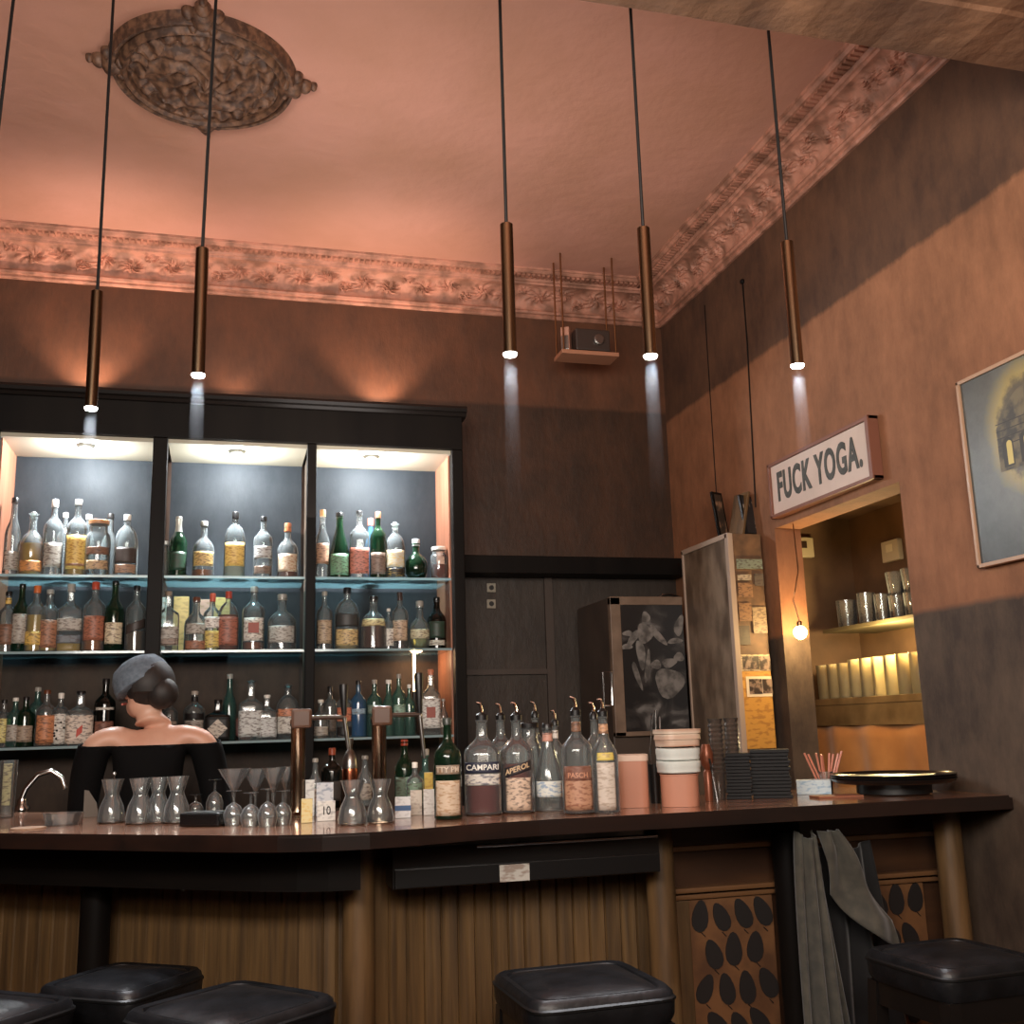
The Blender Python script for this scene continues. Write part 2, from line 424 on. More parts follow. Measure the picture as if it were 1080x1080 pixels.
for x in (-.283, .347):
    b = B(); box(b, x-.006, x+.006, CY0+.06, CY1-.02, 1.0, 2.592); cpart('partition', b, mat('grey_brown_board', (110, 96, 84), .4))
# dark back boards; brown lower zone paints in the room's reflection
m_back_reflect = wall_mat('cabinet_back_reflect_tint', [(0, (74, 60, 50), (54, 44, 38)), (.67, (46, 50, 54), (34, 38, 42))], rough=.55, bump=.08, spec=.14)
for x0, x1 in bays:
    b = B(); box(b, x0, x1, CY1-.018, CY1-.004, 1.0, 2.592); cpart('back_panel', b, m_back_reflect)
    b = B(); box(b, x0, x1, CY0+.03, CY1-.02, 2.575, 2.592); cpart('top_panel', b, mat('pale_grey_board', (178, 170, 150), .45))
for zi, z in enumerate(SH):
    for x0, x1 in bays:
        b = B(); box(b, x0+.002, x1-.002, CY0+.055, CY1-.03, z-.010, z)
        b.faces.ensure_lookup_table()
        for f in b.faces:
            if abs(f.calc_center_median().y-(CY0+.055)) < .001: f.material_index = 1
        cpart('glass_shelf', b, [g_shelf, g_edge])
# lower back counter
b = B(); box(b, -1.3, 1.25, 4.22, CY1, .96, 1.0, .005)
ct = obj('worktop', b, m_darkwood); tag(ct, 'dark back counter top under the bottle cabinet', 'worktop')
bc = thing('base_cabinet', 'brown base cabinet under the back counter top', 'cabinet', (0, 4.3, 0))
b = B(); box(b, -1.28, 1.23, 0.02, .56, 0, .955); obj('body', b, m_brownwood, bc)
for k in range(4):
    b = B(); box(b, -1.24+k*.62, -.66+k*.62, -.005, .02, .08, .92, .006); obj('door', b, m_brownwood, bc)
# three cabinet lamps: small pucks under the top panel
for i, (x0, x1) in enumerate(bays):
    xc = [(-.59), .03, .62][i]; nm = ('left', 'middle', 'right')[i]
    t = thing('cabinet_light', 'small bright lamp under the top of the cabinet\'s %s bay' % nm, 'lamp', (xc, 4.62, 2.575), group='lamps under the cabinet top')
    b = B(); lathe(b, [(.035, 0), (.035, -.012), (.03, -.016)], 20); obj('housing', b, m_steel, t)
    b = B(); lathe(b, [(.026, -.0165), (.022, -.019)], 20); obj('diffuser', b, mat('lamp_diffuser', (255, 255, 250), .4, emit=(255, 252, 240), estr=14), t)
    light('cabinet_bulb', 'POINT', (xc, 4.62, 2.545), 30, (.90, .96, 1), shadow_soft_size=.03)
    light('cabinet_downlight', 'SPOT', (xc, 4.58, 2.53), 60, (.86, .95, 1), to=(xc, 4.64, 1.6), spot_size=math.radians(86), spot_blend=.7, shadow_soft_size=.04)
# uplighters on top of the cabinet
for nm, x, pw in (('left', -.62, 20), ('middle', .02, 5), ('right', .70, 17)):
    t = thing('uplighter', 'small uplighter standing on the %s part of the cabinet top' % nm, 'lamp', (x, 4.80, 2.765), group='uplighters on top of the bottle cabinet')
    b = B(); lathe(b, [(.03, 0), (.034, .004), (.034, .03), (.03, .03), (.028, .012), (0, .012)], 16); obj('housing', b, m_black, t)
    b = B(); lathe(b, [(0, .0125), (.024, .0125), (.02, .022), (0, .026)], 16); obj('diffuser', b, mat('uplight_diffuser', (255, 220, 180), .4, emit=(255, 214, 170), estr=6), t)
    light('uplight_spot', 'SPOT', (x, 4.80, 2.80), pw, (1, .72, .58), to=(x-.02, 4.78, 3.6), spot_size=math.radians(100), spot_blend=.7, shadow_soft_size=.015)

# ------------------------------------------------------------------ bottles
def prof_of(shape, H, R):
    P = {
        'std':   [(.9, 0), (1, .012), (1, .60), (.93, .66), (.6, .72), (.34, .765), (.30, .80), (.28, .93), (.33, .935), (.33, .955), (.28, .958)],
        'wine':  [(.92, 0), (1, .012), (1, .55), (.9, .62), (.62, .69), (.42, .74), (.34, .80), (.32, .94), (.37, .945), (.37, .965), (.3, .97)],
        'squat': [(.9, 0), (1, .02), (1, .46), (.93, .55), (.7, .63), (.38, .69), (.3, .73), (.28, .90), (.34, .905), (.34, .93), (.28, .935)],
        'square': [(.95, 0), (1, .012), (1, .58), (.92, .63), (.55, .68), (.32, .72), (.29, .76), (.28, .92), (.33, .925), (.33, .95), (.28, .955)],
        'globe': [(.55, 0), (.8, .04), (.97, .18), (1, .3), (.95, .42), (.75, .54), (.42, .62), (.3, .66), (.27, .85), (.36, .86), (.36, .89), (.28, .9)],
        'cone':  [(.92, 0), (1, .012), (.99, .34), (.8, .5), (.55, .64), (.36, .76), (.32, .86), (.32, .92), (.36, .925), (.36, .95), (.3, .955)],
        'arch':  [(.96, 0), (1, .012), (1, .48), (.97, .57), (.88, .66), (.7, .74), (.4, .80), (.27, .82), (.25, .9), (.32, .905), (.32, .93), (.26, .935)],
        'jar':   [(.93, 0), (1, .03), (1, .66), (.92, .74), (.74, .78), (.72, .92), (.8, .93), (.8, .96), (.7, .965)],
        'slim':  [(.9, 0), (1, .01), (1, .52), (.85, .6), (.55, .68), (.42, .74), (.38, .82), (.36, .93), (.42, .935), (.42, .955), (.36, .958)],
    }[shape]
    return [(r*R, z*H) for r, z in P]
def rad_at(prof, z):
    for (r0, z0), (r1, z1) in zip(prof, prof[1:]):
        if z0 <= z <= z1 and z1 > z0: return r0+(r1-r0)*(z-z0)/(z1-z0)
    return prof[-1][0]
def wrap(bm, prof, z0, z1, a0, a1, off, n=2, dy=1, slant=0, nz=6):
    def f(u, v):
        a = -PI/2+a0+(a1-a0)*u
        z = z0+(z1-z0)*v+slant*(u-.5)
        r = rad_at(prof, z)*off
        ca, sa = math.cos(a), math.sin(a)
        k = (abs(ca)**n+abs(sa)**n)**(-1/n) if n != 2 else 1
        return (r*k*ca, r*k*sa*dy, z)
    grid(bm, 12, nz, f)
    return bm
ALL_LABELS = {}
def bottle(p, H, R, label, shape='std', gl='c', liq=None, lvl=.5, lab=(230, 225, 210), lz=(.12, .45), lab2=None, l2=None, cap=(30, 30, 30), cap_h=.09, neck=None, foil=None, pour=False,
           text=None, group=None, ink=(60, 45, 40), slant=0, la=(-1.05, 1.05), n=None, dy=None, name='bottle', cat='bottle', extra=None, seg=20, stop=None, tsize=None, tcol=(240, 238, 230), tz=None, tslant=0):
    fade = lambda c: tuple(int(a*.72+b_*.28) for a, b_ in zip(c, (214, 202, 186))) if c and max(c) > 70 else c
    lab, lab2, neck = fade(lab), fade(lab2), fade(neck)
    n = n or (6 if shape == 'square' else 2); dy = dy or (.8 if shape in ('square', 'arch') else 1)
    t = thing(name, label, cat, p, face_cam(p), group)
    ALL_LABELS.setdefault(label, 0); ALL_LABELS[label] += 1
    Hb = H*(.88 if pour else 1)
    pr = prof_of(shape, Hb, R)
    b = B(); lathe(b, pr, seg, n=n, dy=dy); obj('glass_body', b, GL[gl], t, smooth=True)
    if liq:
        lp = [(r*.93, z+.004) for r, z in pr if z < lvl*Hb]; lp.append((rad_at(pr, lvl*Hb)*.93, lvl*Hb)); lp.append((0, lvl*Hb))
        b = B(); lathe(b, [(0, .004)]+lp, 16, n=n, dy=dy); obj('liquid', b, liquid(liq), t, smooth=True)
    if lab:
        b = B(); wrap(b, pr, lz[0]*Hb, lz[1]*Hb, la[0], la[1], 1.012, n, dy, slant); o = solid(obj('label', b, paper(lab, ink), t, smooth=True), .0004)
        if text:
            tb = text_bm(text, tsize or R*.62, .0006, .0003)
            zz = (tz if tz is not None else (lz[0]+lz[1])/2)*Hb; rr = rad_at(pr, zz)*1.02+.0008
            for v in tb.verts:
                x, y = v.co.x, v.co.y; dz = v.co.z
                a = -PI/2+x/rr; ca, sa = math.cos(a), math.sin(a); k = (abs(ca)**n+abs(sa)**n)**(-1/n) if n != 2 else 1
                v.co = ((rr+dz)*k*ca, (rr+dz)*k*sa*dy, zz+y+tslant*x)
            obj('lettering', tb, mat('ink_%d_%d_%d' % tcol, tcol, .5), o)
    if lab2:
        b = B(); wrap(b, pr, l2[0]*Hb, l2[1]*Hb, la[0]*.95, la[1]*.95, 1.014, n, dy); solid(obj('label', b, paper(lab2, ink), t, smooth=True), .0004)
    if neck:
        b = B(); wrap(b, pr, .79*Hb, .89*Hb, -3.1, 3.1, 1.06, 2, 1); solid(obj('neck_label', b, paper(neck), t, smooth=True), .0004)
    if foil:
        b = B(); lathe(b, [(rad_at(pr, z*Hb)*1.05, z*Hb) for z in (.74, .78, .82, .9, .96)], 14, closed=True); obj('foil', b, mat('foil_%d_%d_%d' % foil, foil, .3, .6), t, smooth=True)
    rn = pr[-1][0]; z0 = pr[-1][1]
    if pour:
        b = B(); lathe(b, [(rn*1.25, z0-.002), (rn*1.25, z0+.012), (rn*.5, z0+.02)], 12); obj('pourer_collar', b, m_black, t, smooth=True)
        b = B(); tube(b, [(0, 0, z0+.012), (0, 0, z0+.03), (-.004, 0, z0+.045), (-.014, 0, H)], [.0055, .0048, .0042, .0035], 8); obj('pourer_spout', b, m_chrome, t, smooth=True)
    elif stop:
        b = B(); lathe(b, [(rn*.8, z0-.01), (rn*.8, z0+.004), (rn*1.6, z0+.012)], 14); sphere(b, (0, 0, z0+(H-z0)*.55), (H-z0)*.5+.006)
        obj('stopper', b, GL[stop] if stop in GL else m_steel, t, smooth=True)
    elif cap:
        ch = H*cap_h
        b = B(); lathe(b, [(rn*1.2, z0-ch*.35), (rn*1.22, H-.003), (rn*1.05, H)], 14); obj('cap', b, mat('cap_%d_%d_%d' % tuple(cap), cap, .35), t, smooth=True)
    if extra: extra(t, pr, Hb, n, dy)
    return t
def emblem(kind):
    def f(t, pr, H, n, dy):
        if kind == 'diamond':
            b = B(); r = rad_at(pr, .3*H)*1.03; y = -r*dy*1.0-.001
            s = r*.78
            vs_ = [b.verts.new(q) for q in ((-s, y, .3*H), (0, y, .3*H-s), (s, y, .3*H), (0, y, .3*H+s))]; b.faces.new(vs_)
            solid(obj('emblem', b, paper((215, 205, 190)), t), .0006)
        if kind == 'stripe':
            b = B(); r = rad_at(pr, .3*H)*1.035
            def g(u, v):
                a = -PI/2-.8+1.6*u; return (r*math.cos(a), r*math.sin(a)*dy, (.07+.38*u)*H+(v-.5)*H*.14)
            grid(b, 12, 1, g); solid(obj('stripe', b, mat('red_print', (190, 60, 36), .5), t), .0004)
        if kind == 'spot':
            b = B(); r = rad_at(pr, .3*H)*1.03
            box(b, -r*.45, r*.45, -r*dy-.002, -r*dy-.0008, .26*H, .42*H); obj('emblem', b, mat('red_brown_print', (150, 62, 40), .5), t)
        if kind == 'dots':
            b = B(); r = rad_at(pr, .3*H)*1.03
            for k in range(7):
                a = -PI/2+random.uniform(-.7, .7); z = H*(.14+.05*k); sphere(b, (r*math.cos(a), r*math.sin(a)*dy, z), .0045, u=8, v=4)
            obj('emblem', b, m_black, t)
    return f
W, CRM, GREY, TAN, GOLD, BRN, BLK, RED, ORG = (232, 228, 218), (222, 205, 168), (160, 155, 146), (190, 150, 105), (224, 178, 66), (104, 58, 36), (26, 24, 24), (178, 62, 44), (206, 106, 52)
AMB, YEL = (196, 112, 38), (232, 190, 92)
ROWS = {
 ('left', 'top', SH[0], 602): [
  (11, 525, 15, 'tall clear bottle with black stopper', dict(shape='slim', lab=GREY, lz=(.06, .3), cap=BLK)),
  (32, 541, 23, 'round decanter with amber low label', dict(shape='squat', lab=AMB, lz=(.05, .22), stop='c', liq=YEL, lvl=.5)),
  (54, 527, 19, 'tall clear bottle with grey banded label', dict(lab=GREY, lz=(.1, .42), cap=W, cap_h=.16)),
  (66, 541, 15, 'plain clear bottle behind the grey-labelled one', dict(lab=None, cap=W, dY=.12)),
  (79, 527, 21, 'tall bottle with large golden label', dict(lab=GOLD, lz=(.08, .52), cap=GREY, liq=YEL, lvl=.5, ink=(140, 80, 30), lab2=BRN, l2=(.12, .15))),
  (91, 543, 14, 'slim clear bottle behind the golden one', dict(shape='slim', lab=None, cap=W, dY=.12)),
  (102, 549, 24, 'squat cork-topped bottle with brown label', dict(shape='jar', lab=BRN, lz=(.36, .5), lab2=TAN, l2=(.1, .26), cap=(196, 140, 96), cap_h=.12)),
  (114, 542, 16, 'slim clear bottle with thin dark neck', dict(shape='slim', lab=None, cap=BLK, dY=.12)),
  (132, 543, 23, 'clear bottle with dark and brown labels', dict(shape='arch', lab=(70, 58, 52), lz=(.2, .45), lab2=(150, 100, 70), l2=(.04, .18), cap=W))],
 ('left', 'middle', SH[1], 681): [
  (6, 624, 18, 'yellow-necked bottle with brown label', dict(lab=BRN, neck=GOLD, cap=BLK)),
  (20, 616, 17, 'dark green bottle with grey label', dict(shape='wine', gl='g', lab=GREY, lz=(.12, .55), cap=BLK)),
  (36, 618, 20, 'orange-topped bottle of yellow liqueur', dict(liq=YEL, lvl=.55, lab=GOLD, lz=(.1, .3), cap=ORG, cap_h=.2)),
  (50, 622, 21, 'clear bottle with reddish-brown label', dict(lab=(150, 84, 52), lz=(.06, .5), liq=YEL, lvl=.3, cap=GREY)),
  (72, 616, 23, 'angular clear bottle with blue-black lower label', dict(shape='square', lab=(62, 74, 88), lz=(.12, .24), lab2=GREY, l2=(.3, .48), liq=YEL, lvl=.2, cap=GREY, cap_h=.2)),
  (98, 614, 22, 'red-capped bottle with red-brown label', dict(lab=(156, 72, 44), lz=(.15, .5), liq=AMB, lvl=.4, cap=(186, 72, 44), cap_h=.2)),
  (119, 613, 19, 'dark green wine bottle with cream label', dict(shape='wine', gl='g', lab=CRM, lz=(.1, .4), liq=(30, 40, 30), lvl=.55, cap=BLK)),
  (142, 618, 20, 'clear bottle with slanting dark label', dict(lab=(60, 50, 46), lz=(.3, .44), slant=.03, liq=(120, 90, 60), lvl=.3, cap=BLK))],
 ('left', 'bottom', SH[2], 782): [
  (2, 738, 15, 'short bottle with pale yellow label', dict(lab=(216, 206, 110), lz=(.1, .6), cap=BLK)),
  (14, 736, 16, 'green-tinted bottle with white cap', dict(gl='a', lab=GREY, cap=W)),
  (25, 735, 17, 'dark green bottle with faded label', dict(gl='g', lab=(150, 128, 108), lz=(.1, .42), cap=BLK)),
  (37, 725, 18, 'tall pale green bottle with silver cap', dict(gl='a', lab=(160, 180, 160), lz=(.08, .3), cap=GREY, dY=.06)),
  (47, 728, 19, 'bottle with big orange label', dict(lab=(202, 112, 62), lz=(.06, .55), cap=BRN, liq=AMB)),
  (62, 731, 17, 'white bottle with black dotted label', dict(lab=W, lz=(.04, .6), cap=W, cap_h=.18, extra=emblem('dots'))),
  (83, 729, 25, 'white-labelled bottle with red diagonal stripe', dict(shape='square', lab=(224, 206, 190), lz=(.03, .55), cap=BLK, extra=emblem('stripe'))),
  (109, 716, 20, 'black bottle with red-brown lower label', dict(gl='k', lab=(120, 60, 42), lz=(.05, .35), lab2=W, l2=(.52, .56), cap=BLK, cap_h=.14))],
 ('middle', 'top', SH[0], 602): [
  (172, 571, 11, 'small jar with a white cap', dict(shape='jar', lab=None, cap=W, cap_h=.2)),
  (187, 545, 18, 'dark green bottle with silver foil neck', dict(shape='wine', gl='g', lab=(30, 60, 40), lz=(.1, .4), foil=(190, 190, 180), cap=GREY)),
  (214, 550, 22, 'round clear bottle with gold label', dict(shape='squat', lab=(206, 164, 82), lz=(.18, .44), liq=AMB, lvl=.12, cap=GREY)),
  (247, 540, 22, 'clear bottle with tall yellow label', dict(shape='arch', lab=(234, 188, 74), lz=(.16, .52), ink=(150, 90, 40), cap=BLK, cap_h=.12, liq=(225, 228, 215), lvl=.4)),
  (277, 545, 20, 'clear bottle with grey oval label', dict(lab=(188, 190, 190), lz=(.3, .5), lab2=(92, 66, 52), l2=(.05, .18), cap=BLK)),
  (303, 552, 22, 'squat white bottle with copper-coloured stopper', dict(shape='squat', lab=(214, 190, 160), lz=(.1, .42), ink=(150, 80, 40), cap=(196, 116, 74), cap_h=.26, liq=(160, 84, 50), lvl=.2))],
 ('middle', 'middle', SH[1], 680): [
  (176, 624, 22, 'square clear bottle with grey label', dict(shape='square', lab=GREY, lz=(.08, .4), lab2=(110, 88, 74), l2=(.1, .2), cap=(150, 130, 112))),
  (206, 630, 23, 'round clear bottle with brown foot label', dict(shape='squat', lab=(140, 74, 46), lz=(.02, .18), lab2=GREY, l2=(.3, .5), cap=BRN)),
  (223, 626, 18, 'red-necked bottle with white shoulder', dict(lab=(222, 190, 84), lz=(.04, .34), lab2=(245, 243, 238), l2=(.38, .58), cap=(188, 80, 58), cap_h=.3)),
  (240, 624, 22, 'red-brown bottle with red cap', dict(shape='arch', lab=(150, 66, 46), lz=(.08, .56), liq=(150, 70, 40), lvl=.6, cap=(180, 70, 52), cap_h=.16)),
  (267, 619, 23, 'clear bottle with small red square', dict(lab=W, lz=(.14, .5), extra=emblem('spot'), liq=(170, 90, 52), lvl=.12, cap=GREY, cap_h=.13)),
  (297, 627, 30, 'wide round clear bottle with silver label', dict(shape='squat', lab=(178, 178, 172), lz=(.12, .42), cap=GREY, cap_h=.12))],
 ('middle', 'bottom', SH[2], 780): [
  (178, 734, 16, 'half hidden clear bottle with dark cap', dict(lab=GREY, cap=BLK)),
  (204, 729, 21, 'black-shouldered bottle with grey label', dict(lab=(172, 168, 160), lz=(.06, .42), lab2=BLK, l2=(.44, .56), cap=(170, 160, 150), neck=BLK)),
  (229, 738, 24, 'square black-labelled bottle with white diamond', dict(shape='square', gl='k', lab=BLK, lz=(.03, .57), cap=BLK, extra=emblem('diamond'), ink=(40, 40, 40))),
  (241, 711, 14, 'tall slim green-tinted bottle', dict(shape='slim', gl='a', lab=None, cap=GREY, dY=.12)),
  (264, 719, 24, 'faceted clear bottle with round white stopper', dict(shape='square', lab=(200, 206, 206), lz=(.06, .5), stop='c', cap=W)),
  (281, 733, 20, 'faceted clear bottle with plain cap', dict(shape='square', lab=(196, 204, 206), lz=(.06, .5), cap=W)),
  (303, 723, 24, 'clear bottle with orange emblem', dict(shape='arch', lab=(206, 204, 196), lz=(.1, .5), lab2=(206, 112, 70), l2=(.42, .56), stop='c', cap=W))],
 ('right', 'top', SH[0], 604): [
  (340, 538, 15, 'slim clear bottle with brown picture label', dict(shape='slim', lab=(176, 124, 92), lz=(.2, .5), cap=TAN, cap_h=.16)),
  (358, 541, 22, 'emerald bottle tapering to a thin neck', dict(shape='cone', gl='g', lab=(70, 130, 90), lz=(.04, .36), cap=BLK)),
  (379, 539, 21, 'clear bottle with square red label', dict(lab=(190, 88, 66), lz=(.06, .44), cap=BLK, n=4)),
  (391, 547, 15, 'orange-capped bottle in the second row', dict(shape='slim', gl='b', lab=None, cap=(205, 110, 80), cap_h=.2, dY=.12)),
  (399, 540, 18, 'green and brown bottle with copper cap', dict(gl='g', liq=(120, 60, 36), lvl=.4, lab=(100, 74, 60), lz=(.06, .38), cap=(176, 110, 80), cap_h=.15)),
  (417, 552, 22, 'white-labelled bottle with black foot', dict(shape='arch', lab=(226, 220, 196), lz=(.2, .5), lab2=BLK, l2=(.03, .18), stop='c', cap=W, ink=GOLD)),
  (439, 569, 25, 'short green pear-shaped bottle with silver top', dict(shape='globe', gl='g', lab=None, liq=(40, 90, 60), lvl=.3, cap=(200, 200, 200), cap_h=.2)),
  (463, 577, 19, 'short white-topped jar of brown spice', dict(shape='jar', lab=None, liq=(150, 70, 44), lvl=.45, cap=W, cap_h=.2))],
 ('right', 'middle', SH[1], 679): [
  (342, 624, 17, 'clear bottle with faded tan label', dict(lab=(176, 150, 118), lz=(.1, .5), cap=GREY)),
  (366, 620, 27, 'broad arched bottle with black upper label', dict(shape='arch', lab=(52, 52, 50), lz=(.36, .58), lab2=(206, 172, 104), l2=(.06, .32), liq=(210, 180, 120), lvl=.3, cap=BLK)),
  (394, 629, 28, 'wide round bottle half full of brown spirit', dict(shape='squat', lab=(206, 184, 120), lz=(.42, .56), liq=(110, 56, 30), lvl=.42, cap=BLK)),
  (410, 642, 13, 'little bottle with white label', dict(lab=W, lz=(.08, .5), cap=W)),
  (422, 625, 18, 'dark-necked bottle with tan label', dict(lab=(190, 158, 128), lz=(.14, .5), liq=(50, 30, 22), lvl=.2, gl='c', cap=(60, 40, 34), cap_h=.3)),
  (443, 634, 24, 'pale globe-shaped bottle', dict(shape='globe', lab=(196, 190, 150), lz=(.2, .4), liq=(206, 206, 150), lvl=.4, cap=GREY)),
  (461, 630, 20, 'black-green bottle with small white label', dict(shape='wine', gl='k', lab=(46, 66, 52), lz=(.2, .52), lab2=(206, 206, 190), l2=(.06, .16), cap=BLK, cap_h=.2))],
 ('right', 'bottom', SH[2], 776): [
  (338, 738, 18, 'round-shouldered clear bottle at the left end', dict(shape='squat', lab=GREY, lz=(.06, .3), cap=W)),
  (348, 724, 17, 'bottle with broad black cap', dict(lab=(80, 66, 58), cap=BLK, cap_h=.24, dY=.1)),
  (363, 722, 17, 'bottle with tall black cap, orange-red label', dict(lab=(206, 100, 66), lz=(.3, .56), lab2=BLK, l2=(.04, .2), cap=BLK, cap_h=.34)),
  (378, 718, 17, 'light blue bottle with dark cap', dict(gl='b', lab=(120, 160, 190), lz=(.4, .5), liq=(120, 170, 210), lvl=.6, cap=BLK)),
  (395, 717, 16, 'pale green bottle next to the blue one', dict(gl='a', lab=(90, 120, 104), lz=(.4, .55), cap=GREY)),
  (410, 717, 14, 'slim pale green bottle with silver cap', dict(gl='a', lab=None, cap=W, shape='slim')),
  (421, 711, 15, 'taller sea-green bottle with ribs', dict(gl='a', lab=(120, 170, 150), lz=(.3, .5), cap=GREY)),
  (432, 722, 13, 'small sea-green bottle below the glowing tube', dict(gl='a', lab=None, cap=W)),
  (455, 706, 20, 'white-labelled bottle with copper cap', dict(shape='square', lab=(225, 225, 220), lz=(.1, .55), extra=emblem('spot'), cap=(206, 128, 96), cap_h=.13)),
  (468, 737, 10, 'narrow little clear bottle at the right end', dict(shape='slim', lab=W, lz=(.2, .45), cap=GREY))],
}
Y_ROW = 4.615
for (bay, row, zs, yb), L in ROWS.items():
    for (x, yt, wpx, desc, kw) in L:
        kw = dict(kw); dY = kw.pop('dY', 0.0)
        Yb = Y_ROW+dY+random.uniform(-.006, .008)
        base = at(x, yb, Y=Yb); top = at(x, yt, Y=Yb)
        H = top.z-zs; R = wpx/2*(Yb*1.03)/FPX
        H = min(H, {'top': .52, 'middle': .296, 'bottom': .358}[row])
        bottle((base.x, Yb, zs+.0005), H, R*.97, '%s, %s shelf, %s bay' % (desc, row, bay), group='bottles in the display cabinet', **kw)
# cartons and small things among the shelves
for i, (x, yt, w_, c, lb) in enumerate(((169, 629, 9, (238, 236, 230), 'narrow white carton'), (190, 628, 15, (228, 190, 120), 'golden-cream gift carton'), (215, 631, 14, (226, 180, 160), 'pinkish gift carton'), (233, 629, 16, (224, 196, 120), 'yellow gift carton'))):
    p = at(x, 680, Y=4.79); tp = at(x, yt+2, Y=4.79)
    b = B(); box(b, -w_*.0021, w_*.0021, -.03, .03, 0, tp.z-SH[1], .002)
    tag(obj('gift_carton', b, paper(c, (150, 110, 70), .3, 60), loc=(p.x, 4.79, SH[1]+.0005)), lb+' behind bottles on the middle shelf, middle bay', 'carton', 'cartons behind the bottles')
p = at(261, 727, Y=4.8)
b = B(); lathe(b, [(0, 0), (.052, 0), (.055, .004), (.055, .016), (.046, .018), (0, .012)], 32)
o = obj('round_tin', b, mat('red_tin', (150, 62, 44), .4), smooth=True, loc=(p.x, 4.83, SH[2]+.056)); o.rotation_euler = (math.radians(84), 0, 0)
tag(o, 'round red tin propped upright behind bottles on the bottom shelf', 'tin')
# glowing tube added in place of a reflected streak, right bay
p0 = at(437, 722, Y=4.80); p1 = at(435, 672, Y=4.80)
t = thing('streak_tube', 'short glowing warm white tube upright in the cabinet\'s right bay', 'lamp', (p0.x, 4.80, SH[2]))
b = B(); tube(b, [(0, 0, p0.z-SH[2]-.03), (0, 0, p1.z-SH[2]-.012)], .0065, 10); obj('tube', b, mat('streak_tube_glow', (255, 230, 190), .4, emit=(255, 206, 150), estr=9), t)
b = B(); tube(b, [(0, 0, .001), (0, 0, p0.z-SH[2]-.03)], .009, 10); lathe(b, [(.03, .001), (.03, .01)], 16); obj('base', b, m_black, t)
light('streak_tube_light', 'POINT', (p0.x, 4.74, (p0.z+p1.z)/2), .8, (1, .6, .32), shadow_soft_size=.03)

# ------------------------------------------------------------------ the bar
BZ = 1.12
F = [(-1.75, 3.96), (-.07, 2.735), (.03, 2.665), (.13, 2.61), (.23, 2.575), (.34, 2.565), (.46, 2.585), (.6, 2.625), (.78, 2.65), (XR-.004, 2.65)]
def offs(poly, d):
    out = []
    for i, p in enumerate(poly):
        a = Vector(poly[max(i-1, 0)]); c = Vector(poly[min(i+1, len(poly)-1)])
        t = (c-a).normalized(); n = Vector((-t.y, t.x)); out.append((p[0]+n.x*d, p[1]+n.y*d))
    out[-1] = (poly[-1][0], out[-1][1])
    return out
def ribbon(bm, P0, P1, z0, z1, mi=0): return prism(bm, list(P0)+list(reversed(P1)), z0, z1, mi)
Fs = []
for i in range(len(F)-1):
    (x0, y0), (x1, y1) = F[i], F[i+1]; k = 1
    for j in range(k): Fs.append((x0+(x1-x0)*j/k, y0+(y1-y0)*j/k))
Fs.append(F[-1])
backF = [(-1.38, 4.46)]+[(.0, 3.53), (.14, 3.43), (.26, 3.34), (.38, 3.29), (.5, 3.28), (.6, 3.28), (.78, 3.28), (XR-.004, 3.28)]
bar = thing('bar_counter', 'long curved dark wooden bar counter with slatted front and round posts', 'bar', (.5, 2.9, 0))
def bpart(name, bm, m, **k):
    for v in bm.verts: v.co -= Vector((.5, 2.9, 0))
    return obj(name, bm, m, bar, **k)
b = B()
top_poly = Fs+list(reversed(backF))
prism(b, top_poly, BZ-.038, BZ)
for f in b.faces: f.normal_update(); f.material_index = 1 if abs(f.calc_center_median().z-BZ) < 1e-4 else 0
bmesh.ops.bevel(b, geom=[e for e in b.edges if abs(e.verts[0].co.z-e.verts[1].co.z) < 1e-5 and e.verts[0].co.z > BZ-.01], offset=.006, segments=2, affect='EDGES')
bpart('bar_top', b, [m_bartop, mat('bar_surface_painted_sheen', (150, 108, 84), .22, c2=(118, 80, 60), scale=3, stretch=(.5, 4, 4), coat=.5)])  # tan top face, colour lightened to paint in the ceiling's reflection
P1 = offs(F, .13); P1b = offs(F, .15)
P1 = [p for p in P1 if p[0] < .39]; P1b = [p for p in P1b if p[0] < .39]
b = B(); ribbon(b, P1, P1b, .975, BZ-.038); bpart('apron', b, mat('apron_dark_wood', (20, 15, 12), .6, c2=(14, 11, 9), scale=5, stretch=(1, 1, 5), spec=.1))
# slatted front, each board with rounded edges
P2 = offs(F, .33)
def boards(poly, x_from, x_to, z0, z1, wd=.047):
    b = B(); n = 0
    for i in range(len(poly)-1):
        a, c = Vector(poly[i]), Vector(poly[i+1]); L = (c-a).length; t = (c-a)/L; nn = Vector((t.y, -t.x))
        k = max(1, round(L/wd)); s = L/k
        for j in range(k):
            q0 = a+t*(j*s); q1 = a+t*((j+1)*s)
            if not (x_from <= (q0.x+q1.x)/2 <= x_to): continue
            g = .004; h = .007+random.uniform(-.001, .001)
            pl = [q0-nn*.012, q0, q0+t*g+nn*h, q1-t*g+nn*h, q1, q1-nn*.012]
            prism(b, [(v.x, v.y) for v in reversed(pl)], z0, z1)
    return b
bpart('slatted_panel', boards(P2, -1.7, 1.21, .12, BZ-.06), m_beads)
b = B(); ribbon(b, offs(F, .345), offs(F, .365), 0, BZ-.06); bpart('inner_wall', b, m_darkwood)
b = B(); ribbon(b, offs(F, .31), offs(F, .338), 0, .12); bpart('plinth', b, m_darkwood)
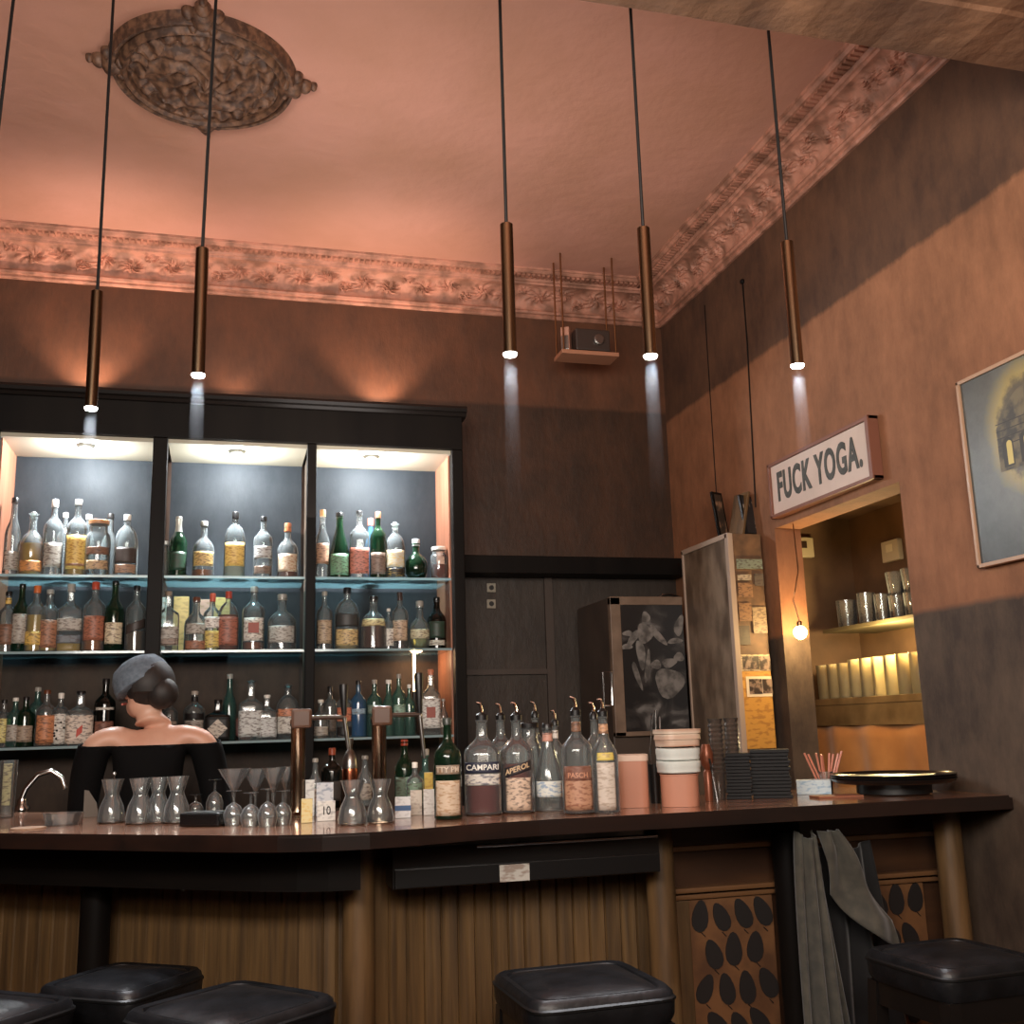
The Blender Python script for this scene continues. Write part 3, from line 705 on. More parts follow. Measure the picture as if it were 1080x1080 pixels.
# posts
def along(s_x, d):
    best = None
    Q = offs(F, d)
    for i in range(len(Q)-1):
        if Q[i][0] <= s_x <= Q[i+1][0]:
            u = (s_x-Q[i][0])/(Q[i+1][0]-Q[i][0]); return (s_x, Q[i][1]+(Q[i+1][1]-Q[i][1])*u)
for x, d, r, m in ((-.32, .24, .042, m_darkwood), (.345, .25, .043, m_post), (1.19, .22, .043, m_post), (1.60, .24, .045, m_darkwood), (2.12, .2, .042, m_post)):
    c = along(x, d)
    b = B(); lathe(b, [(r*1.05, 0), (r, .05), (r*.97, .6), (r*.93, BZ-.038)], 24, c=(c[0], c[1], 0)); bpart('post', b, m, smooth=True)
# right bays: boards, moulding and leaf-patterned panels
m_rb = mat('red_brown_board', (74, 48, 30), .4, c2=(56, 36, 24), scale=4, stretch=(.6, 4, 4))
b = B(); box(b, 1.24, XR-.006, 2.965, 3.0, .12, BZ-.06); bpart('front_board', b, m_rb)
b = B(); box(b, 1.24, XR-.006, 2.945, 2.966, .985, 1.0, .003); box(b, 1.24, XR-.006, 2.93, 2.966, .872, .886, .004); box(b, 1.24, XR-.006, 2.945, 2.966, .852, .866, .004); bpart('moulding', b, mat('moulding_wood', (112, 78, 50), .35, coat=.4))
b = B(); box(b, 1.26, 1.31, 2.952, 2.966, .12, .85, .003); bpart('panel_stile', b, m_post)
def leafpanel(x0, x1, z0, z1):
    b = B(); box(b, x0, x1, 2.955, 2.966, z0, z1, 0, 0)
    rows = 7; y = 2.954
    random.seed(3)
    dz = .10; nz = int((z1-z0)/dz)+1
    for r in range(nz):
        nc = int((x1-x0)/.064); st = (x1-x0)/nc
        for c in range(nc-(r % 2)):
            cx = x0+st*(c+.5+(.5 if r % 2 else 0))+random.uniform(-.002, .002); cz = z1-.046-r*dz+random.uniform(-.006, .006)
            ang = random.uniform(-.6, .6); hw, hh = random.uniform(.023, .0265), random.uniform(.040, .047)
            cx = min(max(cx, x0+hw), x1-hw)
            if cz-hh < z0: continue
            pts = []
            for k in range(14):
                a = 2*PI*k/14; px_, pz = hw*math.sin(a)*(1-.25*math.cos(a)), hh*math.cos(a)
                pts.append((cx+px_*math.cos(ang)-pz*math.sin(ang), cz+px_*math.sin(ang)+pz*math.cos(ang)))
            v1 = [b.verts.new((p[0], y-.0025, p[1])) for p in pts]; v0 = [b.verts.new((p[0], 2.956, p[1])) for p in pts]
            b.faces.new(v1).material_index = 1
            for k in range(14): b.faces.new((v0[k], v0[(k+1) % 14], v1[(k+1) % 14], v1[k])).material_index = 1
            if k: 
                tubep = [(cx, y-.0015, cz-hh), (cx+.012, y-.0015, cz-hh-.012)]
                tube(b, tubep, .0014, 5, 1)
    return b
m_pat = [mat('patterned_cloth_ground', (116, 78, 46), .6, c2=(84, 54, 32), scale=12), mat('patterned_cloth_leaf', (30, 24, 22), .6)]
bpart('leaf_pattern_panel', leafpanel(1.31, 1.575, .12, .85), m_pat)
bpart('leaf_pattern_panel', leafpanel(1.64, 2.09, .12, .85), m_pat)

# shallow black drawer hanging under the bar top with a chrome rail
dr = thing('drawer_unit', 'shallow black drawer unit with a metal rail hung under the bar top', 'drawer', (.79, 2.78, .957))
b = B(); box(b, -.365, .365, 0, .12, 0, .1, .004); obj('body', b, mat('drawer_black', (22, 19, 18), .3, coat=.3), dr)
b = B(); box(b, -.36, .36, -.012, 0, .003, .05, .002); obj('drawer', b, mat('drawer_front', (16, 14, 14), .35), dr)
b = B(); tube(b, [(-.15, -.025, .097), (.35, -.025, .097)], .005, 10)
for x in (-.14, .1, .34): tube(b, [(x, -.025, .097), (x, .002, .09)], .003, 6)
obj('rail', b, m_chrome, dr, smooth=True)
b = B(); box(b, -.088, -.008, -.0155, -.0125, .004, .046); o = obj('label', b, paper((196, 190, 180), (120, 90, 76), .5, 60), dr); o['label'] = 'small white printed card'
c = along(.0, .128)
for (px_, py_) in ((192, 936), (155, 925)):
    q = at(px_, py_, Y=3.0)
    b = B(); tube(b, [(0, 0, .02), (0, -.03, .02), (0, -.038, .01), (0, -.036, -.012), (0, -.02, -.02)], .004, 8); sphere(b, (0, -.02, -.02), .006)
    lathe(b, [(.014, 0.006), (.014, .012)], 12, c=(0, 0, .008))
    cc = along(q.x, .318)
    o = obj('coat_hook', b, m_steel, smooth=True, loc=(cc[0], cc[1], q.z))
    tag(o, 'small metal coat hook on the slatted bar front, %s one' % ('right-hand' if px_ > 170 else 'left-hand'), 'hook', 'coat hooks under the bar')

# grey garment and black jacket hanging beside the bar post
def cloth(name, m, cx, cy, zt, zb, w0, w1, lean, folds, thick, label, parent=None, ph=0):
    b = B()
    def f(u, v):
        v = 1-v
        w_ = w0+(w1-w0)*v**.8; x = cx+(u-.5)*w_+lean*v**1.3; z = zt+(zb-zt)*v
        y = cy-(.012+.018*v)*math.sin(u*folds*2*PI+ph+v*1.2)-.03*math.sin(u*PI)*(1-v*.4)
        return (x, y, z-.02*math.sin(u*PI)*(1-v)+.01*math.sin(u*14)*v)
    grid(b, 48, 40, f); o = obj(name, b, m, parent, smooth=True); solid(o, thick); return o
m_greycloth = mat('grey_green_cloth', (80, 76, 66), .9, c2=(64, 62, 55), scale=30, sheen=.2)
m_blackcloth = mat('black_cloth', (16, 15, 16), .85, sheen=.2)
t = thing('coat', 'grey-green coat hanging from a hook under the bar top by the dark post', 'coat', (1.62, 2.78, 1.03))
def local(o, base):
    for v in o.data.vertices: v.co -= Vector(base)
    return o
bs = (1.62, 2.78, 1.03)
local(cloth('body', m_greycloth, 1.585, 2.76, 1.045, .25, .055, .17, .03, 3, .005, None, t), bs)
b = B()
def fl(u, v):
    v = 1-v
    xl = 1.615+.0*v; wid = .05+.15*min(1, v*1.25)
    x = xl+u*wid+.02*v; z = 1.045-v*(.17+.15*u)-.03*math.sin(u*PI)*v
    y = 2.735-.02*math.sin(u*9+v*3)-.025*math.sin(u*PI)-.02*math.sin(v*8)*u
    return (x, y, z)
grid(b, 30, 30, fl); o = solid(local(obj('sleeve', b, m_greycloth, t, smooth=True), bs), .005)
t = thing('jacket', 'black jacket hanging behind the grey-green coat under the bar', 'jacket', (1.72, 2.84, .98))
local(cloth('body', m_blackcloth, 1.74, 2.845, 1.0, .3, .2, .30, .02, 3, .006, None, t, 1), (1.72, 2.84, .98))

# ------------------------------------------------------------------ bar stools
def stool(cx, cy, rot, label, s=.15, zt=.795):
    t = thing('bar_stool', label, 'stool', (cx, cy, 0), rot, 'bar stools')
    b = B()
    # padded square seat with a piped, slightly domed cushion
    def sq(r, z, n=9): return (r, z)
    prof = [(s*.97, zt-.075), (s*1.01, zt-.06), (s*1.02, zt-.03), (s*1.0, zt-.012), (s*.95, zt-.004), (s*.86, zt-.006), (s*.84, zt-.012), (s*.8, zt-.006), (s*.5, zt+.004), (0, zt+.007)]
    lathe(b, prof, 56, n=9); o = obj('seat', b, mat('black_leatherette', (14, 15, 17), .4, c2=(26, 27, 30), scale=18, bump=.2), t, smooth=True)
    b = B()
    lathe(b, [(s*1.005, zt-.033), (s*1.035, zt-.029), (s*1.035, zt-.024), (s*1.005, zt-.02)], 56, n=9, closed=True); obj('piping', b, m_black, o, smooth=True)
    m = mat('black_lacquered_wood', (20, 17, 16), .35, coat=.3)
    b = B()
    for sg in (-1, 1):
        box(b, -s*.9, s*.9, sg*s*.86-.011, sg*s*.86+.011, zt-.13, zt-.075); box(b, sg*s*.86-.011, sg*s*.86+.011, -s*.9, s*.9, zt-.13, zt-.075)
    obj('seat_frame', b, m, t)
    for a in (-1, 1):
        for c in (-1, 1):
            b = B()
            vs_ = [(a*s*.84, c*s*.84, zt-.076), (a*s*1.08, c*s*1.08, 0)]
            h = .017
            q = [b.verts.new((vs_[k][0]+dx*h, vs_[k][1]+dy*h, vs_[k][2])) for k in (1, 0) for dy in (-1, 1) for dx in (-1, 1)]
            for f in ((0, 2, 3, 1), (4, 5, 7, 6), (0, 1, 5, 4), (2, 6, 7, 3), (0, 4, 6, 2), (1, 3, 7, 5)): b.faces.new([q[i] for i in f])
            obj('leg', b, m, t)
    for sg in (-1, 1):
        b = B(); k = s*1.0; box(b, -k, k, sg*k-.01, sg*k+.01, .26, .285); obj('stretcher', b, m, t)
        b = B(); box(b, sg*k-.01, sg*k+.01, -k, k, .36, .385); obj('stretcher', b, m, t)
stool(.795, 2.415, math.radians(2), 'black square bar stool in front of the middle slatted panel', .165)
stool(.035, 2.50, math.radians(40), 'black bar stool turned cornerwise, second of the left stools', .165)
stool(-.505, 2.655, math.radians(-38), 'black bar stool with shiny seat, cut by the left picture edge', .155)
stool(-.215, 2.865, math.radians(-36), 'black bar stool pushed in behind the two left stools', .14)
stool(1.71, 2.33, math.radians(4), 'black bar stool with bluish sheen below the tray by the right wall', .15)

# ------------------------------------------------------------------ pendants
pend = [(96, 430, 'leftmost'), (209, 395, 'second from left'), (538, 373, 'middle'), (686, 375, 'second from right'), (841, 385, 'rightmost')]
gtube = mat('pendant_bronze', (128, 108, 86), .22, 1, c2=(100, 84, 66), scale=3, stretch=(1, 1, .2))
PEND = []
def pendant(p, tilt, label, ztop=ZC, L=.325):
    t = thing('pendant_lamp', label, 'pendant lamp', p, 0, 'tubular pendants over the bar')
    R_ = .0155
    b = B(); lathe(b, [(R_*.8, .002), (R_, .0), (R_, L-.002), (R_*.85, L)], 24); obj('tube_shade', b, gtube, t, smooth=True)
    b = B(); lathe(b, [(0, -.006), (R_*.9, -.006), (R_*1.06, -.002), (R_*1.06, .0), (0, .0)], 24); obj('light_disc', b, mat('pendant_glow', (255, 255, 255), .4, emit=(255, 252, 246), estr=16), t)
    b = B(); tube(b, [(0, 0, L-.004), (tilt[0], tilt[1], ztop-p[2])], .0042, 8); obj('cable', b, m_black, t)
    b = B(); lathe(b, [(.03, ztop-p[2]-.02), (.03, ztop-p[2])], 20, c=(tilt[0], tilt[1], 0)); obj('ceiling_cup', b, m_black, t)
    light('pendant_spot', 'SPOT', (p[0], p[1], p[2]-.012), 23, (.93, .95, 1), to=(p[0], p[1], 0), spot_size=math.radians(58), spot_blend=.6, shadow_soft_size=.015)
for x, y, nm in pend:
    p = at(x, y, Z=2.2); PEND.append(p.copy())
    pendant(p, (.02 if x == 209 else 0, 0), 'slim bronze tube pendant on black cable, %s of the five lit tubes' % nm)
p = at(4, 110, Z=2.95); pendant(Vector((p.x-.02, p.y+.0, 2.2)), (.035, 0), 'pendant whose cable alone shows at the photo\'s left edge')

m, nt, out = nodes('streak_haze'); vsn = N(nt, 'ShaderNodeVolumeScatter');  vsn.inputs['Color'].default_value = (.9, .95, 1, 1)
tc = N(nt, 'ShaderNodeTexCoord'); sx = N(nt, 'ShaderNodeSeparateXYZ'); nt.links.new(tc.outputs['Object'], sx.inputs[0])
mr = N(nt, 'ShaderNodeMapRange'); mr.inputs['From Min'].default_value = 2.2-.36; mr.inputs['From Max'].default_value = 2.16; mr.inputs['To Min'].default_value = 0; mr.inputs['To Max'].default_value = .3
nt.links.new(sx.outputs[2], mr.inputs[0]); nt.links.new(mr.outputs[0], vsn.inputs['Density'])
nt.links.new(vsn.outputs[0], out.inputs['Volume'])
b = B()
for p in PEND: lathe(b, [(.0155, -.008), (.0165, -.10), (.020, -.36)], 16, c=p)  # added haze cones, shaped and thinned downwards to imitate light streaks
tag(obj('haze', b, m), 'faint haze cones added as light streaks under the five pendant lamps', 'haze', kind='stuff')

# ------------------------------------------------------------------ right side furniture
# tall cupboard with plastered stickers
TX0, TY0, TY1, TZ = at(768.5, 562, Y=3.95).x, 3.95, 4.41, 2.125
cup = thing('tall_cupboard', 'tall narrow cupboard with weathered side panel and sticker-covered front beside the opening', 'cupboard', (TX0, TY0, 0))
TWd = XR-.025-TX0
b = B(); box(b, .006, TWd, 0.006, TY1-TY0, 0, TZ); obj('body', b, mat('sticker_board', (120, 88, 60), .6, c2=(84, 62, 44), scale=14), cup)
b = B(); box(b, -.006, .006, .02, TY1-TY0-.015, .02, TZ-.02); obj('side_panel', b, mat('weathered_panel', (132, 112, 92), .45, c2=(84, 66, 50), scale=9, detail=9, stretch=(1, 1, .5), lo=.4, hi=.6), cup)
b = B()
m_trim = mat('worn_light_edge', (168, 146, 128), .5)
box(b, -.012, .012, -.008, .02, 0, TZ, .002); box(b, -.012, .006, TY1-TY0-.015, TY1-TY0, 0, TZ, .002); box(b, -.012, .006, 0, TY1-TY0, TZ-.02, TZ+.003, .002); obj('edge_strip', b, m_trim, cup)
def card(x0, y0, x1, y1, m, name='sticker', parent=cup, base=None, Y=TY0-.001, lab=None, th=.002):
    a = at(x0, y1, Y=Y); c = at(x1, y0, Y=Y); b = B(); L_ = parent.location
    box(b, a.x-L_.x, min(c.x, XR-.03)-L_.x, Y-th-L_.y, Y-L_.y, min(a.z, c.z), max(a.z, c.z)); o = obj(name, b, m, parent)
    if lab: o['label'] = lab
    return o
card(786, 692, 820, 790, paper((196, 142, 64), (150, 100, 48), .6, 60), 'poster', lab='yellow-orange poster')
pp = mat('bw_photo_print', (60, 48, 42), .4, c2=(150, 126, 108), scale=40, lo=.45, hi=.6)
card(781, 690, 820, 708, paper((196, 170, 130)), 'photo_strip', Y=TY0-.0035)
card(784, 692, 800, 706, pp, Y=TY0-.006, name='photo'); card(802, 692, 817, 706, pp, Y=TY0-.006, name='photo')
card(788, 713, 820, 735, mat('white_print_border', (228, 205, 170), .5), 'photo_strip', Y=TY0-.0035)
card(791, 716, 803, 732, pp, Y=TY0-.006, name='photo'); card(805, 716, 818, 731, pp, Y=TY0-.006, name='photo')
card(777, 590, 804, 600, paper((120, 128, 112)), Y=TY0-.003); card(778, 606, 792, 612, paper((168, 152, 128)), Y=TY0-.003)
card(796, 605, 812, 618, paper((90, 80, 70)), Y=TY0-.003); card(779, 615, 793, 630, paper((140, 104, 74)), Y=TY0-.003)
card(778, 660, 790, 680, paper((74, 60, 48)), Y=TY0-.003); card(795, 640, 816, 668, paper((142, 120, 92)), Y=TY0-.003)
card(780, 636, 792, 655, paper((132, 96, 66)), Y=TY0-.003)
# picture frames and boards leaning on top of the cupboard
def leaning(x0, x1, ytop, Y, m, label, tilt, name='picture_frame', th=.012, cat='picture', mm=None):
    a = at(x0, 560, Y=Y); c = at(x1, 560, Y=Y); tp = at(x0, ytop, Y=Y); w_ = abs(c.x-a.x); h = tp.z-TZ
    t = thing(name, label, cat, ((a.x+c.x)/2, Y, TZ+.004), 0, 'pictures standing on top of the tall cupboard'); t.rotation_euler = (math.radians(tilt), 0, math.radians(25))
    b = B(); box(b, -w_/2, w_/2, 0, th, 0, h, .002); obj('backing', b, m, t)
    b = B(); box(b, -w_/2+.012, w_/2-.012, -.002, .001, .012, h-.012); obj('picture', b, mm or pp, t)
leaning(757, 772, 518, 4.12, m_darkwood, 'dark picture with a pale figure, left of two on the tall cupboard', -8, mm=mat('dusky_print', (60, 48, 38), .5, c2=(176, 132, 100), scale=14, lo=.5, hi=.62))
leaning(784, 806, 522, 4.02, m_black, 'black-framed picture with white patches, right one on the tall cupboard', -8, mm=mat('dark_print', (48, 46, 46), .5, c2=(190, 170, 150), scale=16, lo=.56, hi=.62))
b = B(); box(b, -.006, .006, -.05, .05, 0, .2, .002)
p = at(776, 560, Y=4.05); o = obj('wooden_board', b, m_post, loc=(p.x, 4.05, TZ+.004)); o.rotation_euler = (0, math.radians(14), math.radians(10)); tag(o, 'pale narrow board leaning between the two pictures on the cupboard', 'board')

# small fridge with a black and white picture on its door
fx0 = at(642, 630, Y=4.42).x; fz = at(642, 630, Y=4.42).z; fx1 = TX0-.02
fr = thing('fridge', 'brown cooler with black and white picture on its door behind the tall cupboard', 'fridge', (fx0, 4.42, 0))
fw = fx1-fx0+.0
b = B(); box(b, 0, fw, .02, .44, 0, fz, .005); obj('body', b, mat('fridge_brown', (74, 60, 50), .5, c2=(60, 48, 40), scale=5), fr)
b = B(); m_ff = mat('worn_door_frame', (128, 106, 88), .5, c2=(104, 84, 68), scale=10)
lo_ = at(655, 772, Y=4.42).z
fb = lo_-.02
box(b, 0, .05, -.01, .02, fb, fz, .003); box(b, 0, fw, -.01, .02, fz-.035, fz+.003, .003); box(b, 0, fw, -.01, .02, fb, fb+.02, .003)
obj('door_frame', b, m_ff, fr)
def bwprint():
    m, nt, out = nodes('black_white_picture')
    p = N(nt, 'ShaderNodeBsdfPrincipled'); p.inputs['Roughness'].default_value = .35; nt.links.new(p.outputs[0], out.inputs[0])
    tc = N(nt, 'ShaderNodeTexCoord'); no = N(nt, 'ShaderNodeTexNoise', i_Scale=9, i_Detail=5, i_Distortion=.8); nt.links.new(tc.outputs['Object'], no.inputs['Vector'])
    r = ramp(nt, no.outputs[0], [(.5, lin((26, 24, 24))), (.62, lin((60, 56, 54))), (.72, lin((120, 116, 112)))]); nt.links.new(r.outputs[0], p.inputs['Base Color']); return m
b = B(); box(b, .05, fw, -.004, .01, fb+.02, fz-.035); door = obj('door_picture', b, bwprint(), fr)
# people in the picture, printed shapes
def blob(bm, cx, cz, rx, rz, y, n=18, rot=0):
    vs_ = []
    for k in range(n):
        a = 2*PI*k/n; j = 1+.12*math.sin(3*a+cx*50); x, z = rx*math.cos(a)*j, rz*math.sin(a)*j
        vs_.append(bm.verts.new((cx+x*math.cos(rot)-z*math.sin(rot), y, cz+x*math.sin(rot)+z*math.cos(rot))))
    f = bm.faces.new(vs_); return f
b = B()
def pxl(x, y): q = at(x, y, Y=4.415); return q.x-fx0, q.z
for (x, y, rx, rz, ro) in ((681, 651, 5, 6, 0), (680, 668, 9, 11, .1), (694, 670, 4, 14, .7), (668, 673, 4, 13, -.7), (676, 690, 5, 16, .1), (706, 699, 9, 5, .2), (692, 701, 6, 5, 0), (716, 693, 6, 5, 0),
                           (706, 720, 17, 16, 0), (672, 712, 3, 16, .3), (683, 703, 3, 18, -.15), (662, 668, 6, 3, 0), (661, 682, 7, 3, .1), (712, 676, 9, 3, .1), (716, 660, 5, 12, -.3)):
    cx_, cz_ = pxl(x, y); k = 4.42*1.03/FPX
    blob(b, cx_, cz_, rx*k, rz*k, -.0052-.00003*x % .0004, rot=ro)
solid(obj('print_figures', b, mat('print_grey', (128, 122, 116), .5, c2=(74, 70, 66), scale=22, lo=.4, hi=.6), door), .0006, 1)
b = B(); tube(b, [(0, 0, 0), (.03, -.01, .022), (.08, 0, .026), (.13, 0, .008)], .006, 8); q = at(692, 632, Y=4.55)
tag(obj('cable_loop', b, m_steel, smooth=True, loc=(q.x, 4.55, fz+.006)), 'loop of grey cable lying on top of the cooler', 'cable')

# dark ledge on the back wall and its sockets
b = B(); box(b, 1.03, XR-.004, YB-.16, YB-.002, 2.065, 2.15, .004)
tag(obj('wall_ledge', b, m_darkwood), 'dark wooden ledge along the back wall right of the bottle cabinet', 'ledge')
b = B(); box(b, 1.05, 1.09, YB-.02, YB-.002, 1.0, 2.065); box(b, 1.5, 1.54, YB-.02, YB-.002, 1.0, 2.065); box(b, 1.05, 1.54, YB-.018, YB-.002, 1.6, 1.625)
struct('trim_4', b, mat('panel_strip', (66, 54, 46), .5))
for y_, nm in ((620, 'upper'), (637, 'lower')):
    q = at(518, y_, Y=YB-.002)
    t = thing('power_socket', 'small pale wall socket right of the bottle cabinet, %s of two' % nm, 'socket', (q.x, YB-.001, q.z), 0, 'wall sockets under the ledge')
    b = B(); box(b, -.022, .022, -.008, 0, -.022, .022, .003); obj('plate', b, mat('pale_plastic', (150, 140, 124), .5), t)
    b = B(); lathe(b, [(.012, 0), (.012, .002)], 16); o = obj('socket_insert', b, m_black, t, loc=(0, -.0082, 0)); o.rotation_euler = (PI/2, 0, 0)

# projector on a hanging board
a = at(594.4, 268.5, Z=ZC); c = at(651.4, 270, Z=ZC)
PYs = a.y-.02; zb = at(595, 372, Y=PYs).z; pxa = at(593, 372, Y=PYs).x; pxb = at(653, 372, Y=PYs).x
t = thing('projector_shelf', 'wooden board hung from the ceiling by four thin rods in the corner', 'shelf', (pxa, PYs, zb))
b = B(); box(b, 0, pxb-pxa, 0, .13, 0, .02, .003); obj('board', b, mat('tan_board', (168, 116, 88), .5), t)
for i, (dx, dy) in enumerate(((.012, .01), (pxb-pxa-.012, .01), (.012, .12), (pxb-pxa-.012, .12))):
    b = B(); tube(b, [(dx, dy, .0), (dx, dy, ZC-zb)], .0045, 6); obj('rod', b, m_brass, t)
t = thing('projector', 'dark box-shaped projector sitting on the hanging board', 'projector', (pxa+.16, PYs+.065, zb+.0205))
b = B(); box(b, -.085, .09, -.055, .055, .006, .115, .008); obj('housing', b, mat('projector_dark', (58, 46, 40), .45), t)
b = B(); lathe(b, [(.026, 0), (.026, .012), (.02, .014)], 18); o = obj('lens', b, m_steel, t, loc=(.03, -.055, .06)); o.rotation_euler = (PI/2, 0, 0)
b = B(); 
for x in (-.06, .065): box(b, x-.01, x+.01, -.05, -.03, 0, .008)
obj('foot', b, m_black, t)
t = thing('wall_speaker', 'small silver-fronted speaker beside the projector on the hanging board', 'speaker', (pxa+.042, PYs+.06, zb+.0205), math.radians(-30))
b = B(); box(b, -.02, .022, -.03, .03, 0, .125, .005); obj('housing', b, mat('speaker_pink_grey', (190, 140, 118), .4), t)
b = B(); box(b, -.018, .018, -.034, -.03, .01, .08, .002); obj('grille', b, m_steel, t)

# the sign
sl = [at(818, 484, X=XR), at(917, 427, X=XR), at(822, 531, X=XR), at(930, 485, X=XR)]
SY0, SY1, SZ0, SZ1 = 3.10, 3.83, 2.165, 2.395
t = thing('sign', 'white framed sign reading FUCK YOGA. on the right wall above the opening', 'sign', (XR, (SY0+SY1)/2, (SZ0+SZ1)/2), math.radians(-90))
# local: x runs along the wall towards the viewer, -y faces the room
hw, hh = (SY1-SY0)/2, (SZ1-SZ0)/2
b = B()
m_sf = mat('sign_frame_wood', (124, 78, 60), .5)
box(b, -hw, hw, -.04, -.001, -hh, -hh+.014, .002); box(b, -hw, hw, -.04, -.001, hh-.014, hh, .002); box(b, -hw, -hw+.014, -.04, -.001, -hh, hh, .002); box(b, hw-.02, hw, -.045, -.001, -hh, hh, .002)
obj('frame', b, m_sf, t)
b = B(); box(b, -hw+.014, hw-.02, -.03, -.002, -hh+.014, hh-.014); obj('panel', b, mat('sign_white', (214, 190, 176), .5, c2=(200, 176, 160), scale=5), t)
tb = text_bm('FUCK YOGA.', .15, .001, .005, 1.14)
for v in tb.verts: v.co = Vector((v.co.x*.80, -.0315-v.co.z, v.co.y*1.08))
xs = [v.co.x for v in tb.verts]; mid = (min(xs)+max(xs))/2; k = (2*hw*.82)/(max(xs)-min(xs))
for v in tb.verts: v.co.x = (v.co.x-mid)*k-.005
obj('lettering', tb, mat('sign_ink', (58, 56, 50), .6, c2=(80, 78, 70), scale=30), t)

# painting on the right wall
PY0, PY1, PZ0, PZ1 = 1.95, 2.655, 1.78, 2.365
t = thing('painting', 'dusky grey-blue painting of a domed building with yellow glow on the right wall', 'painting', (XR, (PY0+PY1)/2, (PZ0+PZ1)/2), math.radians(-90))
hw, hh = (PY1-PY0)/2, (PZ1-PZ0)/2
b = B()
for q in ((-hw, hw, -hh, -hh+.012), (-hw, hw, hh-.012, hh), (-hw, -hw+.012, -hh, hh), (hw-.012, hw, -hh, hh)): box(b, q[0], q[1], -.028, -.001, q[2], q[3], .002)
obj('frame', b, mat('painting_frame', (176, 140, 112), .4), t)
def paintmat():
    m, nt, out = nodes('oil_painting')
    p = N(nt, 'ShaderNodeBsdfPrincipled'); p.inputs['Roughness'].default_value = .4; nt.links.new(p.outputs[0], out.inputs[0])
    tc = N(nt, 'ShaderNodeTexCoord')
    mp = N(nt, 'ShaderNodeMapping'); mp.inputs['Location'].default_value = (.08, 0, -.07); mp.inputs['Scale'].default_value = (1, 0, .85); nt.links.new(tc.outputs['Object'], mp.inputs[0])
    no = N(nt, 'ShaderNodeTexNoise', i_Scale=11, i_Detail=7, i_Roughness=.7); nt.links.new(tc.outputs['Object'], no.inputs['Vector'])
    ln = N(nt, 'ShaderNodeVectorMath', operation='LENGTH'); nt.links.new(mp.outputs[0], ln.inputs[0])
    ad = N(nt, 'ShaderNodeMath', operation='MULTIPLY_ADD'); ad.inputs[1].default_value = .10; nt.links.new(no.outputs[0], ad.inputs[0]); nt.links.new(ln.outputs['Value'], ad.inputs[2])
    r = ramp(nt, ad.outputs[0], [(.16, lin((104, 92, 66))), (.185, lin((176, 154, 88))), (.205, lin((150, 136, 92))), (.235, lin((104, 102, 92))), (.34, lin((84, 84, 78))), (.5, lin((60, 63, 64)))])
    n2 = ramp(nt, no.outputs[0], [(.35, (.45, .45, .45, 1)), (.7, (1.0, 1.0, 1.0, 1))])
    mx = N(nt, 'ShaderNodeMix', data_type='RGBA', blend_type='MULTIPLY'); mx.inputs[0].default_value = .8; nt.links.new(r.outputs[0], mx.inputs[6]); nt.links.new(n2.outputs[0], mx.inputs[7])
    nt.links.new(mx.outputs[2], p.inputs['Base Color']); return m
b = B(); box(b, -hw+.012, hw-.012, -.02, -.002, -hh+.012, hh-.012); cv = obj('canvas', b, paintmat(), t)
# painted building: dome, walls and lit arches (thin paint relief)
b = B(); y = -.0212
def quad(x0, x1, z0, z1, mi, y_): 
    f = b.faces.new([b.verts.new(q) for q in ((x0, y_, z0), (x1, y_, z0), (x1, y_, z1), (x0, y_, z1))]); f.material_index = mi
def arch(cx, w_, z0, z1, mi, y_):
    pts = [(cx-w_, z0), (cx+w_, z0)]+[(cx+w_*math.cos(a*PI/8), z1+w_*math.sin(a*PI/8)) for a in range(9)]
    f = b.faces.new([b.verts.new((x, y_, z)) for x, z in pts]); f.material_index = mi
bx = -.08
pts = [(bx-.13, .04)]+[(bx-.13+.26*k/16, .10+.10*math.sin(PI*k/16)) for k in range(17)]+[(bx+.13, .04)]
f = b.faces.new([b.verts.new((x, y, z)) for x, z in pts]); f.material_index = 0
quad(bx-.13, bx+.16, -.03, .045, 0, y-.0003)
for k in range(3): arch(bx-.09+.07*k, .022, -.02, .045, 2, y-.0006); arch(bx-.084+.07*k, .011, -.015, .045, 1, y-.0009)
for k in range(4): quad(bx-.13, bx+.16, .045+.022*k, .048+.022*k, 2, y-.0007)
obj('painted_building', b, [mat('paint_stone', (112, 100, 74), .5, c2=(66, 62, 54), scale=30, detail=7, lo=.4, hi=.6), mat('paint_lit_arch', (206, 186, 112), .5), mat('paint_dark_line', (56, 52, 46), .5)], cv)

# thin cable on the right wall
a = at(783, 297, X=XR-.004); c = at(797, 535, X=XR-.004)
b = B(); tube(b, [a-a, Vector((0, -.0, -.3)), c-a], .003, 6); sphere(b, (0, 0, 0), .012)
tag(obj('wall_cable', b, m_darkwood, loc=a), 'thin dark cable running down the right wall left of the rightmost pendant', 'cable')
a = at(743, 322, X=XR-.003); c = at(757, 545, X=XR-.003)
b = B(); tube(b, [a-a, c-a], .002, 6)
tag(obj('wall_wire', b, m_darkwood, loc=a), 'fine dark wire down the right wall near the room corner', 'wire')

